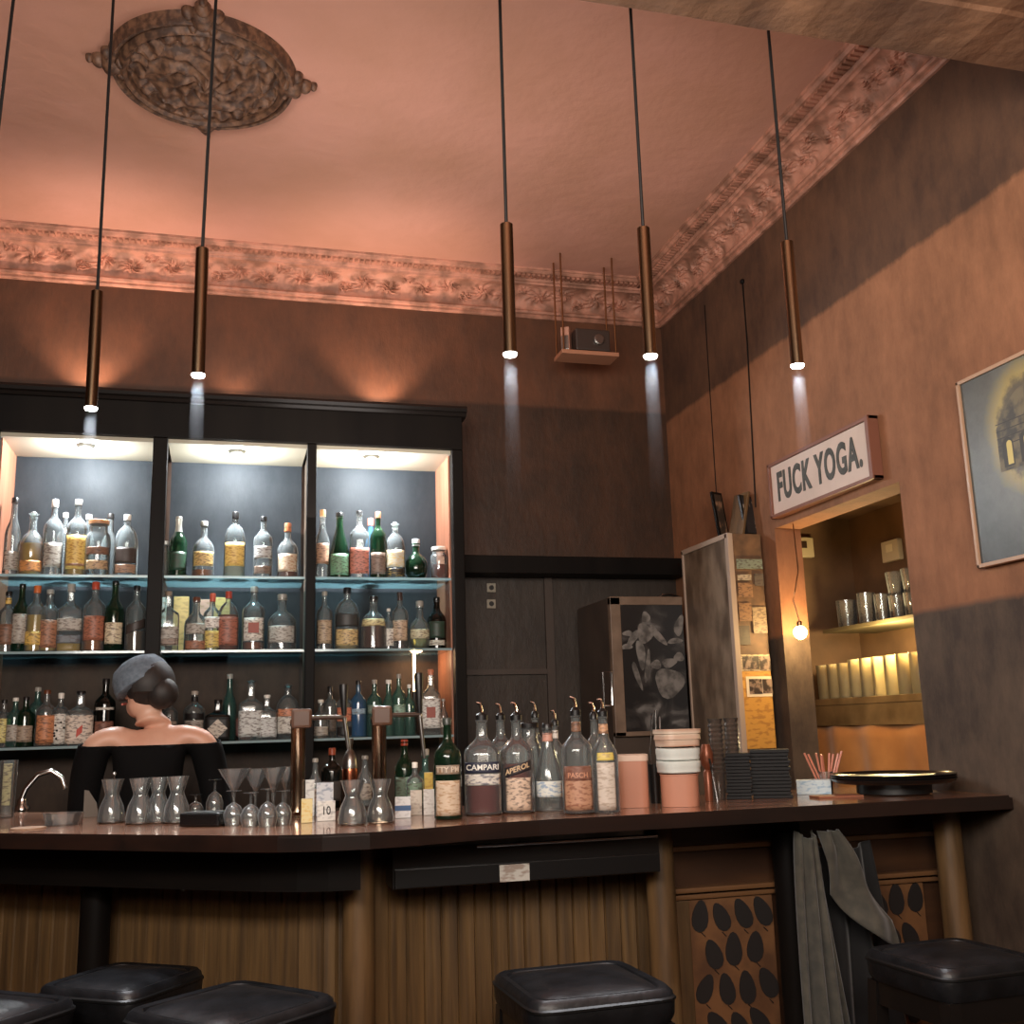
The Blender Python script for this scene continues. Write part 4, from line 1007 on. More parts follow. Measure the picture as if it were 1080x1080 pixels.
# ------------------------------------------------------------------ side room contents
XS = 2.76
sa = at(866, 667, X=XS); sb_ = at(962, 645, X=XS); SZN = (sa.z+sb_.z)/2
b = B(); box(b, XS, NX-.002, 3.3, 4.48, SZN-.018, SZN, .002)
tag(obj('wall_shelf', b, mat('shelf_olive_board', (98, 88, 62), .5)), 'wall shelf with drinking glasses in the side room', 'shelf')
XL2 = 2.66
la = at(836, 742, X=XL2); lb = at(968, 728, X=XL2); LZ = (la.z+lb.z)/2
b = B(); box(b, XL2, NX-.002, 3.0, 4.6, LZ-.03, LZ, .003); box(b, XL2+.005, XL2+.03, 3.0, 4.6, LZ-.12, LZ-.03)
tag(obj('side_counter', b, mat('worn_board', (136, 112, 78), .5, c2=(96, 76, 50), scale=7)), 'worn wooden ledge carrying rows of glasses in the side room', 'counter')
def tumbler(p, h, r, label, group, r2=None, th=.0015, foot=.006, m=None, name='drinking_glass'):
    r2 = r2 or r
    b = B(); lathe(b, [(0, 0), (r2*.96, 0), (r2, .002), (r, h), (r-th, h), (r2-th, foot), (0, foot)], 16); 
    o = obj(name, b, m or g_ware, smooth=True, loc=p); tag(o, label, 'glass', group); return o
g_side = glass('side_glass', (252, 244, 222), .36, 1.4, (252, 240, 200), .5)
ORD = 'first second third fourth fifth sixth seventh eighth ninth tenth eleventh twelfth thirteenth fourteenth'.split()
k = 0
for row in range(3):
    for i in range(13):
        Y = 3.36+i*.088
        if Y > 4.56: continue
        lbl = '%s lamp-lit straight glass from the bulb end, %s row on the side room ledge' % (ORD[12-i], ('front', 'second', 'back')[row])
        tumbler((XL2+.05+row*.078, Y, LZ+.0005), .165 if Y < 4.2 else .155, .036, lbl, '%s row of lamp-lit glasses' % ('front', 'second', 'back')[row], .034, m=g_side); k += 1
for i, (Y, h, r, lbl) in enumerate(((4.36, .125, .05, 'wide tumbler nearest the lamp'), (4.20, .14, .042, 'tall glass beside the wide tumbler'), (4.08, .12, .036, 'third glass from the lamp'), (3.97, .1, .038, 'short glass under the stacked ones'), (3.86, .1, .04, 'fourth tumbler from the lamp'), (3.74, .1, .04, 'rightmost tumbler in the lower layer'))):
    tumbler((XS+.065, Y, SZN+.0005), h, r, lbl+' on the side room wall shelf', 'glasses on the wall shelf', r*.9, m=g_ware)
for i, (Y, lbl) in enumerate(((3.97, 'left'), (3.86, 'middle'), (3.74, 'right'))):
    tumbler((XS+.065, Y, SZN+.103), .1, .042, '%s glass stacked in the upper layer on the wall shelf' % lbl, 'glasses on the wall shelf', .032, m=g_ware)
# orange curtain under the ledge
b = B()
def cur(u, v):
    y = 3.0+1.6*u; z = .15+(LZ-.12-.15)*v
    g = 1-v
    return (XL2+.02-.022*math.sin(u*34+1.5*math.sin(u*7)+g*2)*(.4+.6*g)-.01*math.sin(u*70)*g, y, z)
grid(b, 150, 20, cur); o = solid(obj('curtain', b, mat('orange_satin', (208, 146, 86), .35, c2=(184, 124, 70), scale=6, sheen=.3), smooth=True), .003)
tag(o, 'orange satin curtain hanging below the side room ledge', 'curtain')
# bulb on a wire
bl = at(844, 667, Y=3.75)
bp = Vector((bl.x, 3.75, bl.z))
t = thing('light_bulb', 'bare glowing warm bulb on a bent wire in the side room opening', 'light bulb', bp)
b = B(); sphere(b, (0, 0, 0), .026, sz=1.05, u=16, v=12); obj('bulb', b, mat('bulb_glow', (255, 240, 200), .3, emit=(255, 226, 150), estr=40), t, smooth=True)
b = B(); lathe(b, [(.011, .016), (.012, .04), (.006, .046)], 14); obj('socket', b, m_brass, t, smooth=True)
b = B(); tube(b, [(0, 0, .044), (-.01, 0, .09), (-.02, .0, .13), (-.01, 0, .16), (.02, .01, .25), (.02, .02, OZ-bp.z)], .0025, 6); obj('wire', b, m_brass, t)
light('bulb_light', 'POINT', bp+Vector((.04, -.0, -.0)), 4.5, (1, .66, .30), shadow_soft_size=.022)
light('ledge_fill', 'POINT', (2.72, 3.95, LZ+.22), 16, (1, .74, .36), shadow_soft_size=.05)  # added warm fill that brightens the glass rows, no fixture
# thermostats
for (x, y, X, Y, lbl) in ((843, 578, None, NY1, 'cream box with dark display on the side room\'s far wall'), (944, 581, NX, None, 'cream box on the side room\'s back wall, cut by the opening')):
    q = at(x, y, X=X, Y=Y)
    rz = 0 if X is None else math.radians(-90)
    t = thing('thermostat', lbl, 'thermostat', q, rz)
    b = B(); box(b, -.065, .065, -.03, -.001, -.05, .05, .006); obj('case', b, mat('cream_plastic', (196, 182, 148), .5), t)
    b = B(); box(b, -.025, .025, -.032, -.029, -.005, .03); obj('display', b, mat('display_dark', (60, 44, 34), .4) if X is None else mat('display_pale', (220, 208, 170), .4), t)

# ------------------------------------------------------------------ things on the bar
def ob(x, y): 
    q = at(x, y, Z=BZ); return Vector((q.x, q.y, BZ+.0005))
def hpx(p, x, yt): return at(x, yt, Y=p.y).z-BZ
def bb(x, yb, yt, wpx, label, **kw):
    p = ob(x, yb); H = hpx(p, x, yt); R = wpx/2*p.y*1.0/FPX
    return bottle(p, H, R, label, group=kw.pop('group', 'bottles on the bar'), **kw)
RO = (140, 36, 22)
bb(510, 859, 741, 39, 'clear bottle of dark red bitters with CAMPARI label and pourer', shape='std', n=3.2, liq=RO, lvl=.3, lab=(36, 40, 60), ink=(40, 44, 66), lz=(.42, .53), lab2=(214, 214, 206), l2=(.3, .41), text='CAMPARI', tsize=.021, pour=True, seg=28)
bb(530, 850, 742, 30, 'pourer-topped clear bottle behind the dark red one', lab=None, liq=RO, lvl=.35, pour=True)
bb(547, 857, 741, 36, 'bottle with slanting dark APEROL label and orange-red liquid', shape='std', liq=(150, 60, 34), lvl=.5, lab=(44, 36, 40), ink=(50, 40, 40), lz=(.40, .5), slant=.022, tslant=.3, lab2=(214, 186, 160), l2=(.03, .36), text='APEROL', tsize=.02, tcol=(220, 190, 150), pour=True, la=(-.8, .9), seg=28)
bb(560, 850, 762, 26, 'wide-necked clear jar behind the slanting label', shape='jar', lab=None, cap=BLK)
bb(580, 855, 763, 32, 'conical clear bottle with pink neck and white label', shape='cone', lab=(226, 234, 230), lz=(.16, .34), ink=(80, 120, 170), neck=(200, 130, 110), cap=BLK, cap_h=.1, seg=28)
bb(567, 846, 740, 24, 'pourer bottle directly behind the conical one', lab=None, pour=True)
bb(588, 846, 750, 22, 'pourer bottle with white neck label', lab=None, neck=W, pour=True)
bb(611, 858, 735, 34, 'bottle with brown stag label and pourer', shape='std', lab=(178, 122, 90), ink=(110, 62, 46), lz=(.04, .44), liq=(176, 120, 88), lvl=.2, lab2=(104, 54, 40), l2=(.32, .46), neck=(110, 66, 44), pour=True, seg=28, text='PASCH', tsize=.019, tz=.37, tcol=(206, 150, 120))
bb(630, 850, 741, 26, 'pourer bottle between the stag label and the yellow crest', lab=None, pour=True)
bb(640, 857, 738, 30, 'clear bottle with yellow crest and long white label', shape='wine', lab=(206, 196, 184), lz=(.03, .5), ink=(150, 130, 110), lab2=(216, 190, 70), l2=(.52, .6), neck=(200, 140, 96), pour=True, seg=28, la=(-.6, .8))
bb(473, 864, 757, 29, 'dark green bottle with cream label and black band', shape='std', gl='g', liq=(30, 36, 28), lvl=.55, lab=(206, 184, 158), lz=(.04, .38), ink=(150, 110, 70), lab2=(120, 106, 92), l2=(.44, .53), cap=(60, 66, 60), seg=28, text='TTY PM', tsize=.02, tz=.485, tcol=(214, 200, 180))
# long chrome bar spoon holder beside the crest bottle
p = ob(646, 848)
t = thing('bar_opener', 'tall chrome loop-handled bar tool standing behind the crest bottle', 'bar tool', p)
h = hpx(p, 646, 709)
b = B(); tube(b, [(-.012, 0, .08), (-.012, 0, h), (.014, 0, h), (.014, 0, h-.10), (-.012, 0, h-.10)], .004, 8); obj('loop', b, m_chrome, t)
b = B(); tube(b, [(0, 0, 0), (0, 0, .085)], .012, 12); obj('foot', b, m_chrome, t)
# smaller bottles right behind the taps
for (x, yb_, yt, wp, lb, kw) in (
    (332, 858, 800, 14, 'small clear bottle with silver ball top, right of the first tap', dict(shape='slim', lab=W, cap=GREY)),
    (350, 852, 789, 22, 'black bottle with red-brown top between the taps', dict(gl='k', lab=(60, 56, 54), cap=(160, 74, 46), cap_h=.22, liq=(20, 20, 20), lvl=.6)),
    (427, 852, 780, 21, 'green bottle with red cap right of the second tap', dict(gl='g', shape='wine', lab=(60, 90, 70), cap=(170, 66, 44), cap_h=.18)),
    (449, 852, 790, 24, 'round clear bottle right of the red-capped one', dict(shape='globe', gl='a', lab=None, cap=GREY)),
    (438, 858, 804, 18, 'small bottle with white cap and green label', dict(lab=(70, 110, 86), lz=(.2, .6), cap=W, cap_h=.2)),
    (385, 850, 797, 16, 'slim clear bottle left of the second tap', dict(shape='slim', lab=(150, 140, 128), cap=GREY))):
    bb(x, yb_, yt, wp, lb, **kw)
# shaker
p = ob(369, 850); h = hpx(p, 369, 779)
t = thing('cocktail_shaker', 'copper-coloured cocktail shaker between the beer taps', 'shaker', p)
b = B(); lathe(b, [(.018, 0), (.02, .004), (.026, h*.5), (.024, h*.56)], 24); obj('cup', b, m_copper, t, smooth=True)
b = B(); lathe(b, [(.025, h*.555), (.024, h*.68), (.014, h*.8), (.008, h*.83), (.008, h*.9), (.011, h*.93), (.011, h)], 24); obj('lid', b, m_steel, t, smooth=True)
# cards, tea boxes and small packs
def pack(x0, x1, yb_, yt, c, ink, label, name='small_box', cat='box', d=.03, text=None, tc_=(30, 30, 30), back=0, group='small packs beside the taps', band=None):
    p = ob((x0+x1)/2, yb_); p.y += back; w_ = (x1-x0)*p.y*1.0/FPX; h = hpx(p, (x0+x1)/2, yt)
    t = thing(name, label, cat, p, face_cam(p), group)
    b = B(); box(b, -w_/2, w_/2, 0, d, 0, h, .001); obj('box_body', b, paper(c, ink, .4, 90), t)
    if band: 
        b = B(); box(b, -w_/2-.0004, w_/2+.0004, -.0006, d*.5, h*band[0], h*band[1]); obj('band', b, mat('band_%d_%d_%d' % band[2], band[2], .5), t)
    if text:
        tb = text_bm(text, h*.6, .0005, .0004)
        for v in tb.verts: v.co = Vector((v.co.x*.8, -.0008-v.co.z, h/2+v.co.y))
        obj('lettering', tb, mat('ink_%d_%d_%d' % tc_, tc_, .5), t)
    return t
pack(318, 329, 868, 843, (222, 206, 150), (210, 150, 40), 'small pack with yellow print at the foot of the first tap')
pack(335, 353, 866, 845, (226, 226, 220), (120, 120, 120), 'white card with black lettering right of the first tap', name='printed_card', cat='card', text='10', d=.008)
pack(417, 433, 863, 841, (226, 228, 228), (150, 150, 150), 'white box with blue band right of the second tap', band=(.35, .6, (60, 96, 140)))
pack(433, 445, 860, 834, (196, 186, 172), (120, 100, 90), 'greyish printed carton next to the blue-banded box')
pack(447, 459, 860, 833, (220, 218, 212), (150, 140, 130), 'white carton left of the dark green bottle')
pack(430, 444, 856, 820, (70, 110, 84), (206, 206, 190), 'green carton behind the greyish one', back=.03)
pack(450, 459, 858, 815, (206, 176, 76), (160, 110, 40), 'yellow-topped carton behind the white one', back=.03)
pack(323, 332, 862, 823, (216, 216, 210), (120, 120, 120), 'white carton behind the yellow-print pack', back=.03)
pack(335, 352, 862, 826, (206, 210, 214), (70, 90, 120), 'white and blue carton behind the lettered card', back=.03)
# beer taps
def tap(x, yb_, ytop, label, hx, hyt, hyb, side):
    p = ob(x, yb_); p.y += .02; h = hpx(p, x, ytop)
    t = thing('beer_tap', label, 'beer tap', p, face_cam(p), 'beer taps on the bar')
    b = B(); lathe(b, [(.04, 0), (.04, .006), (.024, .014), (.021, .03), (.021, h-.05), (.024, h-.045), (.024, h-.03)], 24); obj('column', b, mat('dark_chrome', (150, 128, 108), .16, 1), t, smooth=True)
    b = B(); box(b, -.02, .038, -.035, .035, h-.055, h, .008); obj('tap_head', b, mat('tap_head_wood', (86, 58, 42), .3, coat=.5), t)
    q = at(hx, hyb, Y=p.y+.03); dx = q.x-p.x; z0 = q.z-p.z; q2 = at(hx, hyt, Y=p.y+.03); z1 = q2.z-p.z
    b = B(); tube(b, [(.03, .0, h-.026), (dx, .03, h-.026)], .007, 10); tube(b, [(dx-.0, .03, h-.026), (dx+.01, .03, z0+.02), (dx+.012, .03, z0)], [.007, .006, .005], 10); obj('spout_arm', b, m_steel, t, smooth=True)
    b = B(); tube(b, [(dx, .03, h-.022), (dx-.001, .03, h), (dx-.002, .03, z1-.01), (dx-.002, .03, z1)], [.007, .009, .014, .012], 12); obj('lever', b, m_black, t, smooth=True)
tap(314, 862, 748, 'left beer tap column with slanted dark head on the bar', 362, 722, 790, 1)
tap(401, 860, 745, 'right beer tap column with dark wooden head on the bar', 441, 710, 800, 1)
# carafe-shaped glasses
def carafe(x, yb_, yt, wp, label, group, stick=False):
    p = ob(x, yb_); h = hpx(p, x, yt); R = wp/2*p.y/FPX
    t = thing('carafe', label, 'carafe', p, 0, group)
    pr = [(R*.8, 0), (R*.98, .004), (R, h*.12), (R*.86, h*.38), (R*.55, h*.6), (R*.5, h*.66), (R*.66, h*.82), (R*.82, h)]
    b = B(); lathe(b, [(0, 0)]+pr+[(r-.0016, z) for r, z in reversed(pr[2:])]+[(R*.9, .008), (0, .008)], 24, closed=True); obj('glass_body', b, g_ware, t, smooth=True)
    if stick:
        b = B(); tube(b, [(0, 0, .01), (.003, 0, h*1.1)], .003, 6); sphere(b, (.003, 0, h*1.12), .006); obj('stirrer', b, m_steel, t)
carafe(117, 868, 822, 26, 'small waisted glass carafe with a stirrer, leftmost of four', 'small carafes on the bar', True)
carafe(147, 869, 821, 27, 'small waisted glass carafe, second of four', 'small carafes on the bar')
carafe(166, 868, 820, 25, 'small waisted glass carafe, third of four', 'small carafes on the bar')
carafe(186, 868, 819, 26, 'small waisted glass carafe, fourth, next to the black ashtray', 'small carafes on the bar')
carafe(372, 870, 823, 30, 'waisted clear carafe in front of the shaker', 'tall carafes between the taps')
carafe(401, 868, 822, 28, 'waisted clear carafe at the foot of the second tap', 'tall carafes between the taps')
# stemmed glasses and upturned tumblers
def martini(x, yb_, yt, wp, label, name='cocktail_glass'):
    p = ob(x, yb_); h = hpx(p, x, yt); R = wp/2*p.y/FPX
    t = thing(name, label, 'glass', p, 0, 'stemmed glasses on the bar')
    b = B(); lathe(b, [(0, h*.48), (R*.12, h*.49), (R*.95, h), (R*.93, h), (R*.1, h*.5), (0, h*.5)], 24, closed=True); obj('bowl', b, g_ware, t, smooth=True)
    b = B(); lathe(b, [(.004, .004), (.0035, h*.3), (.006, h*.485)], 10); obj('stem', b, g_ware, t, smooth=True)
    b = B(); lathe(b, [(0, 0), (R*.7, 0), (R*.7, .002), (.004, .006), (0, .006)], 24, closed=True); obj('foot', b, g_ware, t, smooth=True)
martini(246, 860, 811, 34, 'wide cocktail glass, leftmost of the stemmed glasses')
martini(269, 858, 811, 30, 'cocktail glass, second of the stemmed glasses')
martini(288, 862, 810, 26, 'cocktail glass beside the left tap, third of the stemmed glasses')
martini(301, 858, 809, 22, 'narrow cocktail glass against the left tap column')
def wine_up(x, yb_, yt, wp, label):
    p = ob(x, yb_); h = hpx(p, x, yt); R = wp/2*p.y/FPX
    t = thing('upturned_goblet', label, 'glass', p, 0, 'upturned goblets on the bar')
    b = B(); lathe(b, [(R*.8, 0), (R*.98, h*.2), (R, h*.35), (R*.7, h*.55), (R*.15, h*.66), (R*.14, h*.655), (R*.66, h*.54), (R*.94, h*.35), (R*.92, h*.2), (R*.77, 0)], 22, closed=True); obj('bowl', b, g_ware, t, smooth=True)
    b = B(); lathe(b, [(.004, h*.64), (.0035, h*.96)], 8); obj('stem', b, g_ware, t, smooth=True)
    b = B(); lathe(b, [(0, h*.95), (R*.75, h*.985), (R*.75, h), (0, h)], 22, closed=True); obj('foot', b, g_ware, t, smooth=True)
for x, y0, y1, w_, lb in ((206, 860, 838, 15, 'low goblet upturned behind the ashtray, left one'), (226, 860, 822, 17, 'goblet upturned behind the ashtray, right one'),
                          (246, 871, 834, 20, 'upturned goblet right of the black ashtray'), (264, 872, 836, 20, 'upturned goblet, second from the ashtray'), (282, 872, 832, 20, 'upturned goblet, third from the ashtray'), (298, 870, 834, 18, 'upturned goblet nearest the left tap')):
    wine_up(x, y0, y1, w_, lb)
p = ob(218, 871)
b = B(); box(b, -.058, .058, -.04, .04, 0, .035, .006)
t = thing('ashtray', 'black rectangular ashtray on the bar right of the carafes', 'ashtray', p, math.radians(-30))
obj('tray_body', b, mat('ashtray_black', (14, 14, 15), .25), t)
b = B(); box(b, -.05, .05, -.032, .032, .0355, .0365); obj('well', b, m_black, t)
# glass with a long lime straw, faucet, dish, wedge
p = ob(6, 862); h = hpx(p, 6, 802)
t = thing('highball_glass', 'tall straight glass with a lemon slice at the left end of the bar', 'glass', p)
b = B(); lathe(b, [(0, 0), (.024, 0), (.027, h), (.0255, h), (.0225, .008), (0, .008)], 22, closed=True); obj('glass_body', b, g_ware, t, smooth=True)
b = B(); box(b, -.016, .010, -.003, .003, h*.2, h*.94, .002); obj('paper_insert', b, paper((226, 206, 150)), t)
p = ob(18, 855)
t = thing('faucet', 'chrome arched faucet behind the left end of the bar', 'faucet', (p.x, p.y, 1.0))
pts = []
for (x, y) in ((22, 868), (20, 850), (27, 832), (40, 817), (54, 813), (65, 820), (69, 832)):
    q = at(x, y, Y=p.y); pts.append((q.x-p.x, 0, q.z-1.0))
t.location.y = p.y
b = B(); tube(b, [(pts[0][0], 0, 0.12)]+pts, .0095, 12); obj('spout', b, m_chrome, t, smooth=True)
b = B(); lathe(b, [(.026, .1205), (.026, .13), (.018, .14), (.016, .16)], 20, c=(pts[0][0], 0, 0)); obj('base', b, m_chrome, t, smooth=True)
p = ob(66, 870)
t = thing('glass_dish', 'low round glass dish in front of the faucet', 'dish', p)
b = B(); lathe(b, [(0, 0), (.045, 0), (.055, .032), (.0535, .032), (.0435, .004), (0, .004)], 28, closed=True); obj('bowl', b, g_ware, t, smooth=True)
b = B(); p = ob(95, 862)
def wd(u, v): return ((u-.5)*.05*(1-.5*v), 0, v*.075)
b.faces.new([b.verts.new(q) for q in ((-.02, 0, 0), (.024, 0, 0), (.016, 0, .04), (-.008, 0, .078), (-.02, 0, .08))])
o = solid(obj('napkin_wedge', b, mat('grey_felt', (110, 104, 96), .8), loc=p), .012); tag(o, 'grey folded wedge standing left of the first carafe', 'napkin')
# coaster
p = ob(30, 874); b = B(); lathe(b, [(.045, 0), (.045, .003)], 24); tag(obj('coaster', b, mat('coaster_card', (160, 130, 104), .7), loc=p), 'round tan coaster at the left end of the bar', 'coaster')

# pink bin, tubs, tongs
def tub(x, yb_, yt, wp, c, label, lid=None, taper=.9, n=4, name='tub', stripes=0, z_off=0, hh_=None):
    p = ob(x, yb_); h = hpx(p, x, yt); R = wp/2*p.y/FPX
    t = thing(name, label, 'tub', p, face_cam(p))
    m = mat('tub_plastic_%d_%d_%d' % c, c, .4, spec=.4)
    b = B(); lathe(b, [(0, 0), (R*taper, 0), (R*.97, h*.96), (R, h*.97), (R, h), (R*.95, h), (R*taper*.95, .004), (0, .004)], 32, n=n, closed=True); obj('tub_body', b, m, t, smooth=True)
    if lid: b = B(); lathe(b, [(R*1.0, h*.9), (R*1.02, h*.9), (R*1.02, h+.002), (R*.9, h+.004)], 32, n=n); obj('lid', b, mat('tub_lid', lid, .4), t, smooth=True)
    return p, h, R
tub(669, 851, 797, 34, (188, 132, 108), 'square salmon-pink plastic container with pale rim on the bar', lid=(214, 186, 166), taper=.95, n=6)
pt, ht, Rt = tub(718, 850, 816, 43, (190, 134, 110), 'round salmon-pink tub under the white bowls', taper=.95, n=3)
zz = pt.z+ht
hb = hpx(pt, 718, 790)-ht
names = ('lower', 'upper')
for i in range(2):
    h1 = hb*.5
    b = B(); R = Rt*(1.02)
    lathe(b, [(0, 0), (R*.95, 0), (R, .003), (R, h1*.4), (R*1.03, h1*.5), (R*1.03, h1-.003), (R*.96, h1-.001), (0, h1-.001)], 32, n=3, closed=True)
    o = obj('plastic_lid', b, mat('white_plastic', (216, 222, 216), .4), smooth=True, loc=(pt.x, pt.y, zz+.003+i*(h1+.001))); tag(o, '%s of two white ribbed plastic lids stacked on the pink tub' % names[i], 'lid', 'white lids on the pink tub')
zz2 = zz+.008+hb
h2 = hpx(pt, 718, 772)-ht-hb
b = B(); R = Rt*1.0
lathe(b, [(0, 0), (R*.96, 0), (R*.98, h2*.35), (R*1.03, h2*.4), (R*1.0, h2*.7), (R*1.05, h2*.75), (R*1.05, h2), (0, h2)], 32, n=5, closed=True)
tag(obj('striped_box', b, mat('cream_brown_box', (216, 200, 180), .5, c2=(176, 116, 84), scale=2.5, stretch=(1, 1, 16)), smooth=True, loc=(pt.x, pt.y, zz2)), 'cream and brown striped box topping the stack of white lids', 'box')
# tongs in a dark cup
p = ob(692, 847); hc = hpx(p, 692, 806)
t = thing('utensil_cup', 'narrow black cup between the pink containers', 'cup', p)
b = B(); lathe(b, [(0, 0), (.015, 0), (.018, hc), (.0165, hc), (.0135, .004), (0, .004)], 20, closed=True); obj('cup_body', b, m_black, t, smooth=True)
t = thing('bar_tongs', 'chrome tongs standing in the narrow black cup', 'tongs', p+Vector((0, 0, .006)))
h = hpx(p, 692, 751)
for s in (-1, 1):
    b = B(); tube(b, [(s*.004, 0, 0), (s*.010, 0, h*.5), (.008+s*.006, 0, h*(1 if s > 0 else .96))], .0035, 8); obj('arm', b, m_chrome, t, smooth=True)
p = ob(705, 842); p.y += .03
b = B(); tube(b, [(0, 0, 0), (-.004, 0, hpx(p, 702, 754)*.6), (-.001, 0, hpx(p, 705, 756))], .0035, 8); tag(obj('bar_spoon', b, m_chrome, smooth=True, loc=p), 'thin chrome bar spoon behind the white lids', 'spoon')
# copper jigger and metal cup stack
p = ob(748, 845); h = hpx(p, 748, 785)
t = thing('muddler', 'brown and copper muddler standing right of the tubs', 'bar tool', p)
b = B(); lathe(b, [(.012, 0), (.013, h*.5), (.008, h*.55), (.02, h*.68), (.02, h*.85), (.012, h)], 18); obj('handle', b, mat('brown_copper', (140, 84, 60), .35, .4), t, smooth=True)
for i, (x, yt, w_, lb) in enumerate(((764, 758, 17, 'left stack of smoky plastic cups'), (781, 757, 17, 'right stack of smoky plastic cups'))):
    p = ob(x, 844-i); p.y += .03; h = hpx(p, x, yt); R = w_/2*p.y/FPX
    b = B(); pr = [(R*.8, 0)]
    k = 12
    for j in range(k): pr += [(R*.82, h*(.3+.7*j/k)), (R, h*(.3+.7*(j+.5)/k))]
    pr[-1] = (R, h)
    lathe(b, pr, 18); tag(obj('cup_stack', b, glass('smoky_plastic', (190, 180, 172), .3, 1.2, (150, 140, 132), .5), smooth=True, loc=p), lb+' behind the black napkins', 'cups', 'stacks of cups on the bar')
p = ob(757, 846); b = B(); tube(b, [(0, 0, 0), (-.006, 0, .05), (-.018, 0, hpx(p, 752, 800))], .003, 6); tag(obj('metal_skewer', b, m_chrome, loc=p), 'thin bright skewer leaning right of the muddler', 'skewer')
# black napkin stacks: every layer shows
for x0, x1, yb_, yt, lb in ((767, 794, 845, 794, 'left, lower of two stacks of black napkins'), (793, 836, 844, 790, 'right, larger of two stacks of black napkins')):
    p = ob((x0+x1)/2, yb_-3); w_ = (x1-x0)*p.y/FPX; h = hpx(p, (x0+x1)/2, yt); b = B(); k = 14
    for j in range(k):
        e = random.uniform(-.003, .003); f_ = random.uniform(-.002, .002); box(b, -w_/2+e, w_/2+e, -.05+f_, .05+f_, h*j/k, h*(j+.86)/k, .0015)
    t = tag(obj('napkin_stack', b, mat('black_paper', (15, 16, 18), .75), loc=p), lb+' on the bar', 'napkins', 'stacks of black napkins', 'stuff'); t.rotation_euler = (0, 0, face_cam(p))
pack(840, 878, 838, 823, (200, 216, 222), (90, 140, 180), 'small white and blue box right of the black napkins', d=.06, group=None, text=None)
# straws in a cup
p = ob(872, 836); R = .026
t = thing('straw_glass', 'clear glass holding a fan of pinkish straws in front of the orange curtain', 'glass', p)
h = hpx(p, 872, 800)
b = B(); lathe(b, [(0, 0), (R*.8, 0), (R, h*.62), (R*.95, h*.62), (R*.75, .004), (0, .004)], 20, closed=True); obj('glass_body', b, g_ware, t, smooth=True)
for k in range(9):
    a = -.42+k*.105; b = B(); tube(b, [(a*.03, random.uniform(-.008, .008), .006), (a*.16, random.uniform(-.015, .015), h*random.uniform(1.08, 1.2))], .0035, 6); obj('straw', b, mat('pink_straw', (206, 132, 108), .4), t)
# cards and tray
p = ob(882, 841); b = B(); box(b, -.07, .07, -.035, .035, 0, .006); o = tag(obj('menu_card', b, mat('menu_brown', (150, 96, 72), .5), loc=p), 'thin reddish menu folder lying left of the black tray', 'menu'); o.rotation_euler = (0, 0, -.1)
p = at(972, 840, Z=BZ); p = Vector((1.985, 2.90, BZ+.0005))
t = thing('ring_stand', 'low dark ring carrying the round black tray', 'stand', p)
b = B(); lathe(b, [(.10, 0), (.11, .004), (.11, .032), (.10, .034)], 32); obj('ring_body', b, m_black, t, smooth=True)
for k in range(3):
    b = B(); R = .185
    lathe(b, [(0, 0), (R*.9, 0), (R*.97, .006), (R, .014), (R*.985, .0145), (R*.95, .008), (R*.88, .004), (0, .004)], 56, closed=True)
    tag(obj('serving_tray', b, mat('tray_black', (22, 22, 22), .22), smooth=True, loc=p+Vector((0, 0, .0345+k*.0065))), '%s of three nested round black serving trays on the bar\'s right end' % ('bottom', 'middle', 'top')[k], 'tray', 'round black trays')

